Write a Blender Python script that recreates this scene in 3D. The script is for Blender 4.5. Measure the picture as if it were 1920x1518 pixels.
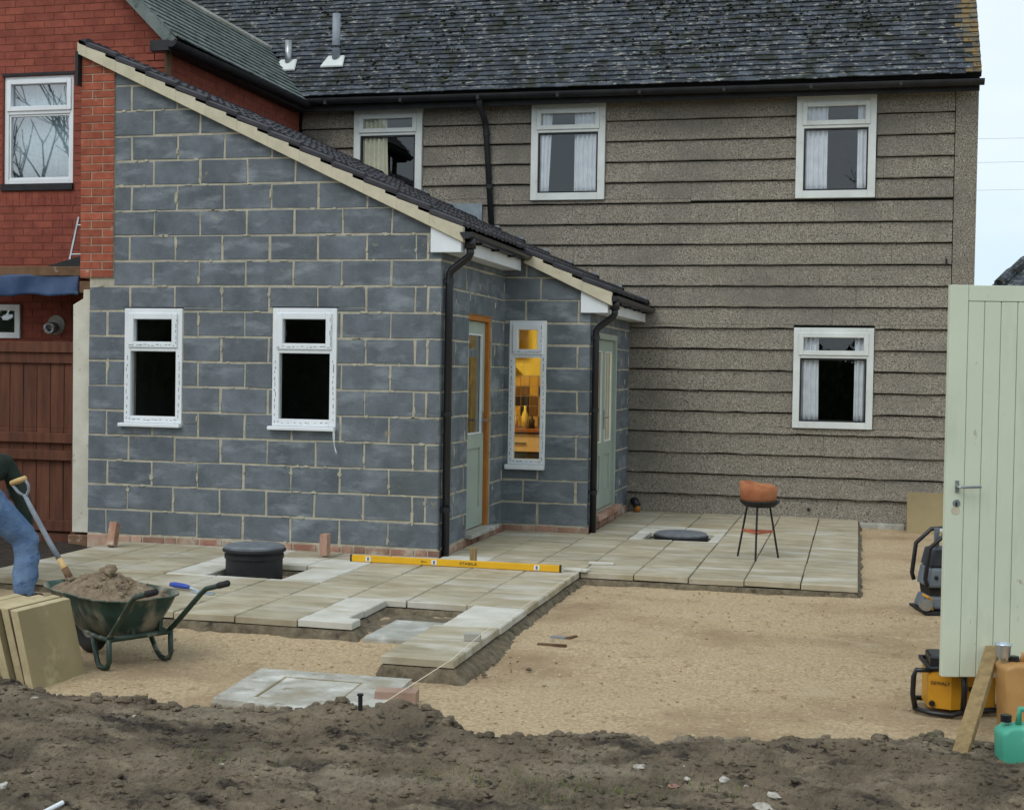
import bpy, bmesh, math, random
import numpy as np
from mathutils import Vector, Matrix
random.seed(7)
for o in list(bpy.data.objects): bpy.data.objects.remove(o)
SC = bpy.context.scene
COL = SC.collection

# ------------------------------------------------------------------ camera
F, CX, CY, H = 2584.0, 960.0, 759.0, 1.605
def _basis(vy=(1611, 705), vx=(-9300, 525)):
    d = lambda p: np.array([p[0]-CX, -(p[1]-CY), -F])
    y = d(vy); y /= np.linalg.norm(y)
    x = -d(vx); x -= x.dot(y)*y; x /= np.linalg.norm(x)
    return np.array([x, y, np.cross(x, y)])
RM = _basis()
CAMP = np.array([0, 0, H])
cam = bpy.data.cameras.new('camera'); camo = bpy.data.objects.new('camera', cam); COL.objects.link(camo)
cam.sensor_width = 36; cam.lens = F/1920*36; cam.clip_end = 900; cam.clip_start = .05
m4 = Matrix(RM.tolist()).to_4x4(); m4.translation = Vector((0, 0, H)); camo.matrix_world = m4
SC.camera = camo
def ray(px, py): return RM @ np.array([px-CX, -(py-CY), -F])
def onZ(px, py, z): d = ray(px, py); return CAMP + d*((z-H)/d[2])
def onY(px, py, y): d = ray(px, py); return CAMP + d*(y/d[1])

# ------------------------------------------------------------------ world, sun, exposure
SUN_EL, SUN_AZ = math.radians(48), math.radians(202)      # high, behind the camera and a little to its left
w = bpy.data.worlds.new('World'); SC.world = w; w.use_nodes = True
nt = w.node_tree; bg = nt.nodes['Background']
sky = nt.nodes.new('ShaderNodeTexSky'); sky.sky_type = 'NISHITA'; sky.sun_disc = False
sky.sun_elevation = SUN_EL; sky.sun_rotation = SUN_AZ; sky.air_density = 1.0; sky.dust_density = 3.0
skm = nt.nodes.new('ShaderNodeMixRGB'); skm.blend_type = 'MULTIPLY'; skm.inputs[0].default_value = 1
skm.inputs[2].default_value = (.10, .10, .10, 1)
nt.links.new(sky.outputs[0], skm.inputs[1])
tc = nt.nodes.new('ShaderNodeTexCoord'); mp = nt.nodes.new('ShaderNodeMapping'); mp.inputs['Scale'].default_value = (1, 1, 3.2)
nz = nt.nodes.new('ShaderNodeTexNoise'); nz.inputs['Scale'].default_value = 2.2; nz.inputs['Detail'].default_value = 5
rp = nt.nodes.new('ShaderNodeValToRGB'); rp.color_ramp.elements[0].color = (.66, .86, .97, 1); rp.color_ramp.elements[1].color = (.91, .99, 1.06, 1)
rp.color_ramp.elements[0].position = .3; rp.color_ramp.elements[1].position = .62
nt.links.new(tc.outputs['Generated'], mp.inputs[0]); nt.links.new(mp.outputs[0], nz.inputs[0]); nt.links.new(nz.outputs[0], rp.inputs[0])
mx = nt.nodes.new('ShaderNodeMixRGB'); mx.inputs[0].default_value = .82
nt.links.new(skm.outputs[0], mx.inputs[1]); nt.links.new(rp.outputs[0], mx.inputs[2]); nt.links.new(mx.outputs[0], bg.inputs[0])
bg.inputs[1].default_value = 1.0
sl = bpy.data.lights.new('sun', 'SUN'); sl.energy = 1.0; sl.angle = math.radians(35); sl.color = (1, .985, .965)
so = bpy.data.objects.new('sun', sl); COL.objects.link(so)
sd = Vector((math.sin(SUN_AZ)*math.cos(SUN_EL), math.cos(SUN_AZ)*math.cos(SUN_EL), math.sin(SUN_EL)))
so.rotation_euler = sd.to_track_quat('Z', 'Y').to_euler(); so.location = sd*40
SC.view_settings.view_transform = 'Standard'; SC.view_settings.look = 'None'
SC.view_settings.exposure = 0.18; SC.view_settings.gamma = 1.0; SC.view_settings.use_curve_mapping = False
SC.render.engine = 'CYCLES'
SC.cycles.max_bounces = 6; SC.cycles.transparent_max_bounces = 8

# ------------------------------------------------------------------ materials
def s(r, g, b):
    f = lambda c: (c/255)/12.92 if c/255 <= .04045 else ((c/255+.055)/1.055)**2.4
    return (f(r), f(g), f(b), 1)
MATS = {}
def mat(name, c1, c2=None, sc=6, det=6, rough=.85, bump=0, bsc=60, bd=.006, rnd=0, spots=(), metal=0, spec=.3, st=(1, 1, 1), lo=.35, hi=.65, emit=0):
    m = bpy.data.materials.new(name); m.use_nodes = True; N = m.node_tree; L = N.links
    B = N.nodes['Principled BSDF']; B.inputs['Roughness'].default_value = rough; B.inputs['Metallic'].default_value = metal
    B.inputs['Specular IOR Level'].default_value = spec
    def new(t): return N.nodes.new(t)
    geo = new('ShaderNodeNewGeometry')
    def noise(scale, stretch, detail=6, rg=.6):
        mpn = new('ShaderNodeMapping'); mpn.inputs['Scale'].default_value = stretch
        n = new('ShaderNodeTexNoise'); n.inputs['Scale'].default_value = scale; n.inputs['Detail'].default_value = detail; n.inputs['Roughness'].default_value = rg
        L.new(geo.outputs['Position'], mpn.inputs[0]); L.new(mpn.outputs[0], n.inputs[0]); return n.outputs[0]
    def ramp(src, p0, k0, p1, k1):
        r = new('ShaderNodeValToRGB'); e = r.color_ramp.elements
        e[0].position = p0; e[0].color = k0; e[1].position = p1; e[1].color = k1; L.new(src, r.inputs[0]); return r.outputs[0]
    if c2 is None:
        rgb = new('ShaderNodeRGB'); rgb.outputs[0].default_value = c1; col = rgb.outputs[0]
    else:
        col = ramp(noise(sc, st, det), lo, c1, hi, c2)
    if rnd:
        oi = new('ShaderNodeObjectInfo'); ad = new('ShaderNodeMath'); ad.operation = 'ADD'
        L.new(oi.outputs['Random'], ad.inputs[0]); L.new(geo.outputs['Random Per Island'], ad.inputs[1])
        fr = new('ShaderNodeMath'); fr.operation = 'FRACT'; L.new(ad.outputs[0], fr.inputs[0])
        ma = new('ShaderNodeMath'); ma.operation = 'MULTIPLY_ADD'; L.new(fr.outputs[0], ma.inputs[0]); ma.inputs[1].default_value = 2*rnd; ma.inputs[2].default_value = 1-rnd
        hs = new('ShaderNodeHueSaturation'); L.new(ma.outputs[0], hs.inputs['Value']); L.new(col, hs.inputs['Color']); col = hs.outputs[0]
    for sp in spots:
        scale, a, b, kc = sp[:4]; stv = sp[4] if len(sp) > 4 else (1, 1, 1)
        f = ramp(noise(scale, stv, 4), a, (0, 0, 0, 1), b, (1, 1, 1, 1))
        mxn = new('ShaderNodeMixRGB'); L.new(f, mxn.inputs[0]); L.new(col, mxn.inputs[1]); mxn.inputs[2].default_value = kc; col = mxn.outputs[0]
    L.new(col, B.inputs['Base Color'])
    if emit:
        L.new(col, B.inputs['Emission Color']); B.inputs['Emission Strength'].default_value = emit
    if bump:
        bn = new('ShaderNodeBump'); bn.inputs['Strength'].default_value = bump; bn.inputs['Distance'].default_value = bd
        L.new(noise(bsc, (1, 1, 1), 5, .65), bn.inputs['Height']); L.new(bn.outputs[0], B.inputs['Normal'])
    MATS[name] = m; return m
def glass(name, tint=(.96, .97, .97, 1), k=1.0, base=.0):
    m = bpy.data.materials.new(name); m.use_nodes = True; N = m.node_tree; L = N.links
    for n in list(N.nodes): N.nodes.remove(n)
    o = N.nodes.new('ShaderNodeOutputMaterial'); mixs = N.nodes.new('ShaderNodeMixShader')
    tr = N.nodes.new('ShaderNodeBsdfTransparent'); tr.inputs[0].default_value = tint
    gl = N.nodes.new('ShaderNodeBsdfGlossy'); gl.inputs['Roughness'].default_value = .01; gl.inputs[0].default_value = (.95, .97, 1, 1)
    lw = N.nodes.new('ShaderNodeLayerWeight'); lw.inputs[0].default_value = .5
    pw = N.nodes.new('ShaderNodeMath'); pw.operation = 'POWER'; pw.inputs[1].default_value = 5; L.new(lw.outputs['Facing'], pw.inputs[0])
    fr = N.nodes.new('ShaderNodeMath'); fr.operation = 'MULTIPLY_ADD'; fr.inputs[1].default_value = .96; fr.inputs[2].default_value = .04; L.new(pw.outputs[0], fr.inputs[0])
    mu = N.nodes.new('ShaderNodeMath'); mu.operation = 'MULTIPLY_ADD'; mu.inputs[1].default_value = k; mu.inputs[2].default_value = base; mu.use_clamp = True
    L.new(fr.outputs[0], mu.inputs[0]); L.new(mu.outputs[0], mixs.inputs[0]); L.new(tr.outputs[0], mixs.inputs[1]); L.new(gl.outputs[0], mixs.inputs[2]); L.new(mixs.outputs[0], o.inputs[0])
    MATS[name] = m; return m

BLOCK = mat('concrete_block', s(90, 97, 102), s(112, 119, 125), sc=4, rough=.95, bump=.9, bsc=100, bd=.006, rnd=.11,
            spots=[(2.4, .52, .76, s(144, 151, 156), (1, 1, 2.6)), (1.1, .55, .8, s(86, 92, 92)), (150, .62, .7, s(58, 62, 68)), (170, .62, .72, s(140, 142, 142)), (7, .68, .8, s(150, 140, 112))])
MORT = mat('mortar', s(184, 178, 158), s(156, 150, 133), sc=14, rough=.95, bump=.8, bsc=80, bd=.006, spots=[(3, .58, .75, s(186, 180, 160))])
MORT_D = mat('old_mortar', s(112, 62, 48), s(128, 78, 62), sc=10, rough=.95, bump=.5)
RED = mat('red_brick', s(126, 65, 53), s(146, 79, 64), sc=9, rough=.9, bump=.5, bsc=90, rnd=.13, spots=[(40, .62, .75, s(110, 44, 34))])
PIERB = mat('orange_red_brick', s(140, 72, 54), s(164, 92, 70), sc=12, rough=.9, bump=.5, bsc=90, rnd=.16, spots=[(7, .63, .75, s(180, 150, 128))])
PLINB = mat('plinth_brick', s(138, 98, 82), s(178, 150, 130), sc=3, rough=.92, bump=.5, bsc=90, rnd=.3, spots=[(6, .54, .7, s(178, 168, 150))])
PIERM = mat('pale_mortar', s(178, 160, 140), s(160, 140, 120), sc=10, rough=.95, bump=.5)
CLAD = mat('roughcast', s(118, 111, 100), s(170, 161, 146), sc=60, det=3, rough=.95, bump=1.0, bsc=80, bd=.02, rnd=.05, lo=.36, hi=.64,
           spots=[(62, .57, .64, s(68, 64, 60)), (66, .60, .67, s(204, 196, 178)), (.9, .5, .74, s(118, 114, 106), (1, 1, 1.6)), (14, .56, .7, s(138, 128, 112), (2.4, 1, .5))])
FELT = mat('dark_backing', s(36, 35, 34), rough=.95)
TILE = mat('roof_tile', s(52, 57, 64), s(74, 79, 86), sc=5, rough=.85, bump=.6, bsc=70, rnd=.42, spots=[(13, .575, .63, s(140, 138, 130), (.9, 1.5, 1.6)), (4.2, .52, .62, s(46, 49, 42)), (13, .58, .65, s(34, 36, 30))])
TILE_O = mat('lichen_tile', s(80, 80, 76), s(112, 100, 76), sc=6, rough=.9, bump=.6, bsc=70, rnd=.25, spots=[(9, .5, .62, s(126, 100, 58)), (14, .56, .66, s(60, 60, 54))])
TILE_W = mat('weathered_tile', s(92, 101, 99), s(116, 124, 120), sc=5, rough=.9, bump=.6, bsc=60, rnd=.15, spots=[(9, .58, .66, s(70, 76, 66))])
TILE_N = mat('new_roof_tile', s(48, 46, 50), s(62, 60, 64), sc=6, rough=.6, bump=.3, bsc=90, rnd=.12)
MOSS = mat('moss', s(34, 38, 26), s(52, 54, 36), sc=30, rough=1, bump=.6)
BLACKP = mat('black_plastic', s(26, 26, 30), rough=.35, spec=.5)
BLACKG = mat('weathered_black', s(34, 34, 36), s(46, 46, 48), sc=6, rough=.6)
UPVC = mat('white_upvc', s(228, 232, 234), s(216, 220, 222), sc=3, rough=.35, spec=.5)
UPVC_O = mat('old_white_upvc', s(214, 218, 214), s(200, 203, 198), sc=4, rough=.45, spec=.4, spots=[(8, .66, .8, s(176, 176, 160))])
TAPE = mat('film_print', s(120, 128, 136), rough=.5)
CREAM = mat('cream_verge', s(202, 193, 168), s(184, 176, 152), sc=6, rough=.8, bump=.3, spots=[(5, .62, .75, s(170, 160, 134))])
LEAD = mat('lead_flashing', s(120, 132, 140), s(142, 152, 158), sc=7, rough=.55, metal=.2)
GLASS = glass('window_glass'); GLASS_R = glass('reflective_glass', k=1.5, base=.10)
GLASS_K = glass('kitchen_glass', tint=(.95, .96, .95, 1), k=1.0)
CURT = mat('white_curtain', s(222, 224, 228), s(206, 209, 214), sc=8, rough=.9)
NETC = mat('cream_curtain', s(216, 212, 190), s(200, 196, 172), sc=8, rough=.9)
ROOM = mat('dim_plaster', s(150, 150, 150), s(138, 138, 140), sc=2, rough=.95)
ROOM_D = mat('shade_toned_interior', s(52, 52, 54), s(64, 64, 66), sc=4, rough=.95)  # shade of the unlit rooms put into the dark lining colour
DGREEN = mat('sage_paint', s(162, 173, 160), s(150, 162, 150), sc=3, rough=.5, spec=.4)
OAK = mat('orange_hardwood', s(176, 112, 44), s(150, 92, 36), sc=5, rough=.55, st=(8, 8, 1), bump=.2)
CONC = mat('pale_concrete', s(172, 170, 160), s(146, 144, 134), sc=5, rough=.9, bump=.6, bsc=60, spots=[(3, .55, .7, s(206, 206, 200)), (30, .64, .74, s(120, 116, 106))])
SLAB = mat('buff_slab', s(154, 143, 118), s(182, 172, 148), sc=3, rough=.6, bump=.35, bsc=40, bd=.004, rnd=.09, st=(1, 2.6, 1),
           spots=[(1.9, .51, .7, s(196, 191, 178), (.6, 2.0, 1)), (1.3, .55, .75, s(148, 134, 104), (1, 1.4, 1)), (5, .6, .74, s(134, 122, 96), (.5, 2.5, 1))])
SLAB_W = mat('dusty_cut_slab', s(184, 180, 166), s(204, 201, 190), sc=4, rough=.9, bump=.3, bsc=40, spots=[(2.6, .54, .68, s(166, 156, 128), (.6, 1.8, 1))])
SLAB_E = mat('slab_edge', s(190, 174, 138), s(170, 154, 118), sc=9, rough=.9, bump=.4, spots=[(5, .6, .72, s(140, 124, 94))])
SLAB_N = mat('stacked_slab', s(154, 139, 104), s(136, 122, 90), sc=2.2, rough=.88, bump=.4, bsc=45, rnd=.1, spots=[(4, .6, .75, s(184, 170, 130))])
BED = mat('bedding_mortar', s(92, 82, 66), s(130, 118, 96), sc=14, rough=.95, bump=1, bsc=50, bd=.02, spots=[(9, .58, .7, s(66, 58, 48))])
GRAV = mat('hoggin', s(168, 145, 112), s(212, 187, 150), sc=45, det=8, rough=.95, bump=1, bsc=90, bd=.015,
           spots=[(120, .6, .68, s(118, 94, 66)), (110, .63, .7, s(226, 208, 172)), (.8, .48, .7, s(158, 133, 103), (1, 1.3, 1)), (2.1, .58, .8, s(198, 179, 150), (.9, 1.3, 1)), (9, .58, .76, s(146, 122, 94)), (26, .6, .7, s(204, 184, 148))])
SOIL = mat('wet_soil', s(94, 83, 68), s(138, 123, 101), sc=2.4, det=9, rough=.9, bump=1, bsc=48, bd=.035, spec=.35,
           spots=[(3.2, .54, .7, s(152, 138, 114), (1, 1.8, 1)), (5, .58, .68, s(66, 57, 48), (.8, 1.6, 1)), (22, .62, .7, s(92, 76, 58)), (70, .66, .72, s(160, 150, 132)), (4.2, .67, .75, s(84, 90, 62)), (1.25, .55, .68, s(150, 137, 116), (1, 1.7, 1)), (1.7, .58, .68, s(62, 53, 45), (.8, 1.8, 1)), (11, .62, .69, s(52, 44, 37))])
GROUNDM = mat('field', s(88, 84, 62), s(104, 98, 72), sc=.6, rough=.95)
BROWN = mat('brown_stained_wood', s(76, 45, 32), s(102, 62, 44), sc=3, rough=.75, st=(6, 6, .6), bump=.3, rnd=.12)
PEG = mat('weathered_timber', s(150, 128, 88), s(124, 104, 72), sc=4, rough=.85, st=(6, 6, 1), bump=.4)
OLDB = mat('old_timber', s(120, 92, 68), s(86, 66, 50), sc=5, rough=.9, bump=.5, spots=[(6, .6, .7, s(170, 160, 146))])
TARP = mat('blue_tarpaulin', s(38, 58, 92), s(52, 76, 110), sc=5, rough=.5, spec=.4, spots=[(5, .66, .8, s(120, 146, 176))])
WHITEW = mat('white_render', s(208, 204, 190), s(190, 186, 170), sc=5, rough=.9, bump=.5, spots=[(9, .64, .74, s(164, 156, 134))])
METAL = mat('galvanised', s(176, 178, 180), s(150, 152, 154), sc=8, rough=.35, metal=.8)
BGREEN = mat('green_barrow_steel', s(42, 66, 58), s(60, 82, 74), sc=9, rough=.7, spec=.3, spots=[(6, .46, .62, s(136, 130, 114), (1, 1, .4)), (20, .62, .72, s(60, 46, 36))])
TUBEG = mat('green_tube', s(34, 54, 44), s(52, 68, 58), sc=9, rough=.5, spec=.4, spots=[(9, .58, .68, s(134, 128, 112))])
RUBBER = mat('rubber', s(34, 33, 34), s(50, 48, 46), sc=12, rough=.8)
SAND = mat('damp_sand', s(122, 106, 86), s(152, 134, 110), sc=18, rough=.95, bump=1, bsc=55, bd=.02, spots=[(6, .58, .7, s(98, 82, 64)), (5, .62, .74, s(184, 170, 146))])
ASHW = mat('ash_handle', s(206, 176, 120), s(184, 152, 98), sc=6, rough=.55, st=(1, 1, 4))
SHAFT = mat('grey_shaft', s(142, 148, 156), s(120, 126, 134), sc=9, rough=.5)
JEANS = mat('denim', s(72, 96, 130), s(102, 125, 154), sc=5, rough=.97, spec=.1, bump=.6, bsc=16, bd=.03, spots=[(4, .56, .72, s(126, 146, 172)), (7, .58, .72, s(48, 72, 114), (1, 1, 2.5))])
JACK = mat('dark_green_jacket', s(32, 42, 36), s(46, 56, 48), sc=8, rough=.9, bump=.5, bsc=22, bd=.02)
SKIN = mat('skin', s(190, 140, 116), rough=.6); HAIR = mat('dark_hair', s(48, 38, 30), rough=.8); BOOT = mat('brown_boot', s(62, 44, 34), s(78, 58, 44), sc=8, rough=.7)
BLKRIM = mat('black_chamber_plastic', s(30, 30, 32), s(40, 40, 42), sc=9, rough=.6)
LID = mat('grey_lid', s(96, 100, 104), s(118, 122, 126), sc=14, rough=.7, bump=.4, bsc=120)
DARKH = mat('dark_earth', s(44, 37, 32), s(64, 54, 44), sc=12, rough=.95, bump=1, bsc=40, bd=.02)
YELL = mat('yellow_level', s(228, 176, 26), s(216, 164, 20), sc=6, rough=.4, spec=.5)
YELR = mat('yellow_tool', s(206, 148, 36), s(188, 132, 30), sc=6, rough=.5)
TERRA = mat('terracotta', s(154, 92, 62), s(178, 120, 82), sc=7, rough=.85, bump=.3, spots=[(6, .6, .74, s(150, 78, 46))])
RUSTR = mat('rusty_red_ring', s(190, 110, 84), s(160, 90, 66), sc=12, rough=.8)
IRON = mat('dark_iron', s(36, 36, 40), s(50, 48, 50), sc=12, rough=.6, metal=.3)
DOORG = mat('pale_green_paint', s(206, 213, 190), s(200, 207, 184), sc=2, rough=.55, spec=.35, bump=.12, bsc=14, spots=[(30, .7, .78, s(176, 178, 158)), (3, .55, .8, s(192, 197, 176), (3, 3, .7)), (18, .68, .76, s(160, 150, 126), (1, 1, .6))])
CANT = mat('tan_plastic', s(190, 148, 92), s(168, 124, 72), sc=3, rough=.45, spec=.4, spots=[(2.5, .55, .75, s(206, 170, 110))])
CANG = mat('green_plastic', s(70, 158, 132), s(86, 174, 148), sc=4, rough=.5, spec=.4, spots=[(5, .58, .75, s(140, 192, 174)), (14, .64, .76, s(112, 126, 104))])
GREYM = mat('grey_machine', s(98, 106, 116), s(116, 124, 132), sc=6, rough=.6, spots=[(8, .6, .72, s(140, 140, 138))])
DGREY = mat('dark_machine', s(52, 56, 64), s(66, 70, 78), sc=8, rough=.6, spots=[(8, .62, .74, s(110, 100, 88))])
BLUEH = mat('blue_handle', s(42, 70, 160), rough=.4, spec=.5)
STEEL = mat('bright_steel', s(212, 222, 230), s(190, 200, 210), sc=9, rough=.25, metal=.6)
STRING = mat('pale_string', s(224, 214, 190), rough=.9)
PLAST = mat('plaster_lump', s(192, 188, 178), s(158, 150, 136), sc=16, rough=.9, bump=.6, spots=[(9, .58, .7, s(110, 98, 82))])
PINKR = mat('pink_rag', s(158, 118, 102), s(120, 96, 80), sc=18, rough=.95)
KWALL = mat('yellow_wall', s(232, 204, 100), s(222, 194, 92), sc=2, rough=.8)
KT = [mat('tile_dark', s(52, 40, 34), rough=.3), mat('tile_ochre', s(190, 150, 70), rough=.3), mat('tile_brown', s(110, 78, 44), rough=.3)]
KWOOD = mat('worktop_wood', s(150, 92, 44), s(126, 74, 34), sc=6, rough=.4, st=(1, 6, 6))
KPEACH = mat('peach_drawer', s(216, 184, 144), rough=.5)
KDARK = mat('dark_cupboard', s(52, 46, 44), rough=.5)
BARK = mat('bark', s(70, 62, 54), s(88, 80, 70), sc=8, rough=.95, bump=.6)
LEAF = mat('evergreen_leaf', s(46, 58, 36), s(66, 76, 48), sc=4, rough=.8, rnd=.3)
GRASSM = mat('grass_blade', s(86, 104, 48), s(110, 118, 62), sc=8, rough=.8, rnd=.3)

# ------------------------------------------------------------------ builders
WLOC = {}
class MB:
    def __init__(s_): s_.v = []; s_.f = []; s_.mi = []
    def add(s_, vs, fs, mi=0):
        o = len(s_.v); s_.v += [tuple(map(float, p)) for p in vs]; s_.f += [tuple(i+o for i in f) for f in fs]; s_.mi += [mi]*len(fs); return s_
    def hexa(s_, p, mi=0):
        return s_.add(p, [(0, 3, 2, 1), (4, 5, 6, 7), (0, 1, 5, 4), (1, 2, 6, 5), (2, 3, 7, 6), (3, 0, 4, 7)], mi)
    def box(s_, x0, x1, y0, y1, z0, z1, mi=0):
        return s_.hexa([(x0, y0, z0), (x1, y0, z0), (x1, y1, z0), (x0, y1, z0), (x0, y0, z1), (x1, y0, z1), (x1, y1, z1), (x0, y1, z1)], mi)
    def tbox(s_, tf, u0, u1, v0, v1, w0, w1, mi=0):
        return s_.hexa([tf(u0, v0, w0), tf(u1, v0, w0), tf(u1, v0, w1), tf(u0, v0, w1), tf(u0, v1, w0), tf(u1, v1, w0), tf(u1, v1, w1), tf(u0, v1, w1)], mi)
    def prism(s_, tf, poly, w0, w1, bev=0, mi=0):
        n = len(poly); cu = sum(p[0] for p in poly)/n; cv = sum(p[1] for p in poly)/n
        rings = [[tf(p[0], p[1], w0) for p in poly]]
        if bev:
            rings.append([tf(p[0], p[1], w1-bev) for p in poly]); r = []
            for p in poly:
                du, dv = cu-p[0], cv-p[1]; l = max(1e-6, math.hypot(du, dv))
                r.append(tf(p[0]+math.copysign(min(bev, abs(du)*.5), du), p[1]+math.copysign(min(bev, abs(dv)*.5), dv), w1))
            rings.append(r)
        else: rings.append([tf(p[0], p[1], w1) for p in poly])
        vs = [q for r in rings for q in r]; fs = [tuple(range(n-1, -1, -1)), tuple(range((len(rings)-1)*n, len(rings)*n))]
        for k in range(len(rings)-1):
            for i in range(n):
                j = (i+1) % n; fs.append((k*n+i, k*n+j, (k+1)*n+j, (k+1)*n+i))
        return s_.add(vs, fs, mi)
    def tube(s_, pts, r, n=10, mi=0, closed=False):
        P = [Vector(p) for p in pts]; rr = r if isinstance(r, (list, tuple)) else [r]*len(P)
        m = len(P); up = None; vs = []
        for i in range(m):
            a = P[(i-1) % m] if (closed or i > 0) else P[i]; b = P[(i+1) % m] if (closed or i < m-1) else P[i]
            t = (b-a).normalized()
            if up is None: up = t.orthogonal().normalized()
            else: up = (up-t*up.dot(t)); up = up.normalized() if up.length > 1e-5 else t.orthogonal().normalized()
            sd_ = t.cross(up)
            for k in range(n):
                an = 2*math.pi*k/n; vs.append(P[i]+(up*math.cos(an)+sd_*math.sin(an))*rr[i])
        fs = []
        for i in range(m if closed else m-1):
            j = (i+1) % m
            for k in range(n): l = (k+1) % n; fs.append((i*n+k, i*n+l, j*n+l, j*n+k))
        if not closed: fs += [tuple(range(n-1, -1, -1)), tuple(range((m-1)*n, m*n))]
        return s_.add(vs, fs, mi)
    def lathe(s_, prof, c=(0, 0, 0), n=24, mi=0, axis=(0, 0, 1), sy=1.0):
        q = Vector((0, 0, 1)).rotation_difference(Vector(axis)); vs = []; c = Vector(c)
        for r, z in prof:
            for k in range(n):
                a = 2*math.pi*k/n; vs.append(c+q @ Vector((r*math.cos(a), r*math.sin(a)*sy, z)))
        fs = []
        for i in range(len(prof)-1):
            for k in range(n): l = (k+1) % n; fs.append((i*n+k, i*n+l, (i+1)*n+l, (i+1)*n+k))
        fs += [tuple(range(n-1, -1, -1)), tuple(range((len(prof)-1)*n, len(prof)*n))]
        return s_.add(vs, fs, mi)
    def grid(s_, P, mi=0):
        a, b = len(P), len(P[0]); return s_.add([q for r in P for q in r], [(i*b+j, (i+1)*b+j, (i+1)*b+j+1, i*b+j+1) for i in range(a-1) for j in range(b-1)], mi)
    def xf(s_, fn): s_.v = [tuple(map(float, fn(Vector(p)))) for p in s_.v]; return s_
    def build(s_, name, m, parent=None, smooth=False, recalc=True, bevel=0, seg=2):
        v = np.array(s_.v); c = (v.min(0)+v.max(0))/2
        if parent is None: c[2] = v[:, 2].min()
        me = bpy.data.meshes.new(name); me.from_pydata((v-c).tolist(), [], s_.f)
        for x in (m if isinstance(m, (list, tuple)) else [m]): me.materials.append(x)
        if any(s_.mi): me.polygons.foreach_set('material_index', s_.mi)
        if recalc or bevel:
            b = bmesh.new(); b.from_mesh(me)
            if recalc: bmesh.ops.recalc_face_normals(b, faces=b.faces)
            if bevel: bmesh.ops.bevel(b, geom=[e for e in b.edges if len(e.link_faces) == 2 and e.calc_face_angle(0) > .6], offset=bevel, segments=seg, affect='EDGES', profile=.5)
            b.to_mesh(me); b.free()
        if smooth: me.polygons.foreach_set('use_smooth', [True]*len(me.polygons))
        return link(name, me, c, parent)
def link(name, me, c, parent=None):
    o = bpy.data.objects.new(name, me); COL.objects.link(o)
    if parent is not None: o.parent = parent; o.location = Vector(c)-Vector(WLOC[parent.name])
    else: o.location = c
    WLOC[o.name] = tuple(c); return o
def empty(name, loc): o = bpy.data.objects.new(name, None); o.empty_display_size = .1; COL.objects.link(o); o.location = loc; WLOC[o.name] = tuple(loc); return o
def tag(o, label=None, cat=None, group=None, kind=None):
    if label: o['label'] = label
    if cat: o['category'] = cat
    if group: o['group'] = group
    if kind: o['kind'] = kind
    return o
def struct(o, label=None): o['kind'] = 'structure'; (label and tag(o, label)); return o
def front(Y): return lambda u, v, w_: (u, Y-w_, v)
def side(X): return lambda u, v, w_: (X+w_, u, v)
def clip(poly, a, b, c):
    out = []
    for i in range(len(poly)):
        p, q = poly[i], poly[(i+1) % len(poly)]; dp = a*p[0]+b*p[1]-c; dq = a*q[0]+b*q[1]-c
        if dp <= 0: out.append(p)
        if (dp < 0 < dq) or (dq < 0 < dp): t = dp/(dp-dq); out.append((p[0]+(q[0]-p[0])*t, p[1]+(q[1]-p[1])*t))
    return out
def minus(rects, holes):
    for h in holes:
        out = []
        for (a, b, c, d) in rects:
            if h[1] <= a or h[0] >= b or h[3] <= c or h[2] >= d: out.append((a, b, c, d)); continue
            if h[2] > c: out.append((a, b, c, h[2]))
            if h[3] < d: out.append((a, b, h[3], d))
            c2, d2 = max(c, h[2]), min(d, h[3])
            if h[0] > a: out.append((a, h[0], c2, d2))
            if h[1] < b: out.append((h[1], b, c2, d2))
        rects = out
    return rects
R4 = lambda r: [(r[0], r[2]), (r[1], r[2]), (r[1], r[3]), (r[0], r[3])]
def area(p): return abs(sum(p[i][0]*p[(i+1) % len(p)][1]-p[(i+1) % len(p)][0]*p[i][1] for i in range(len(p))))/2
# value noise
def _h(ix, iy, sd_): 
    n = (ix*374761393+iy*668265263+sd_*974711) & 0x7fffffff; n = ((n ^ (n >> 13))*1274126177) & 0x7fffffff; return ((n ^ (n >> 16)) & 0xffff)/65535.0
def vn(x, y, sd_=0):
    x = np.asarray(x, float); y = np.asarray(y, float); ix = np.floor(x).astype(np.int64); iy = np.floor(y).astype(np.int64); fx = x-ix; fy = y-iy
    fx = fx*fx*(3-2*fx); fy = fy*fy*(3-2*fy)
    return (_h(ix, iy, sd_)*(1-fx)+_h(ix+1, iy, sd_)*fx)*(1-fy)+(_h(ix, iy+1, sd_)*(1-fx)+_h(ix+1, iy+1, sd_)*fx)*fy
def fbm(x, y, o=5, sd_=0, g=.5):
    a = 1.0; t = 0; n = 0; x = np.asarray(x, float); y = np.asarray(y, float)
    for k in range(o): t = t+a*(vn(x, y, sd_+k*17)-.5); n += a; a *= g; x = x*2.03+11.3; y = y*2.03+5.7
    return t/n*2
def sstep(t): t = np.clip(t, 0, 1); return t*t*(3-2*t)
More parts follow.
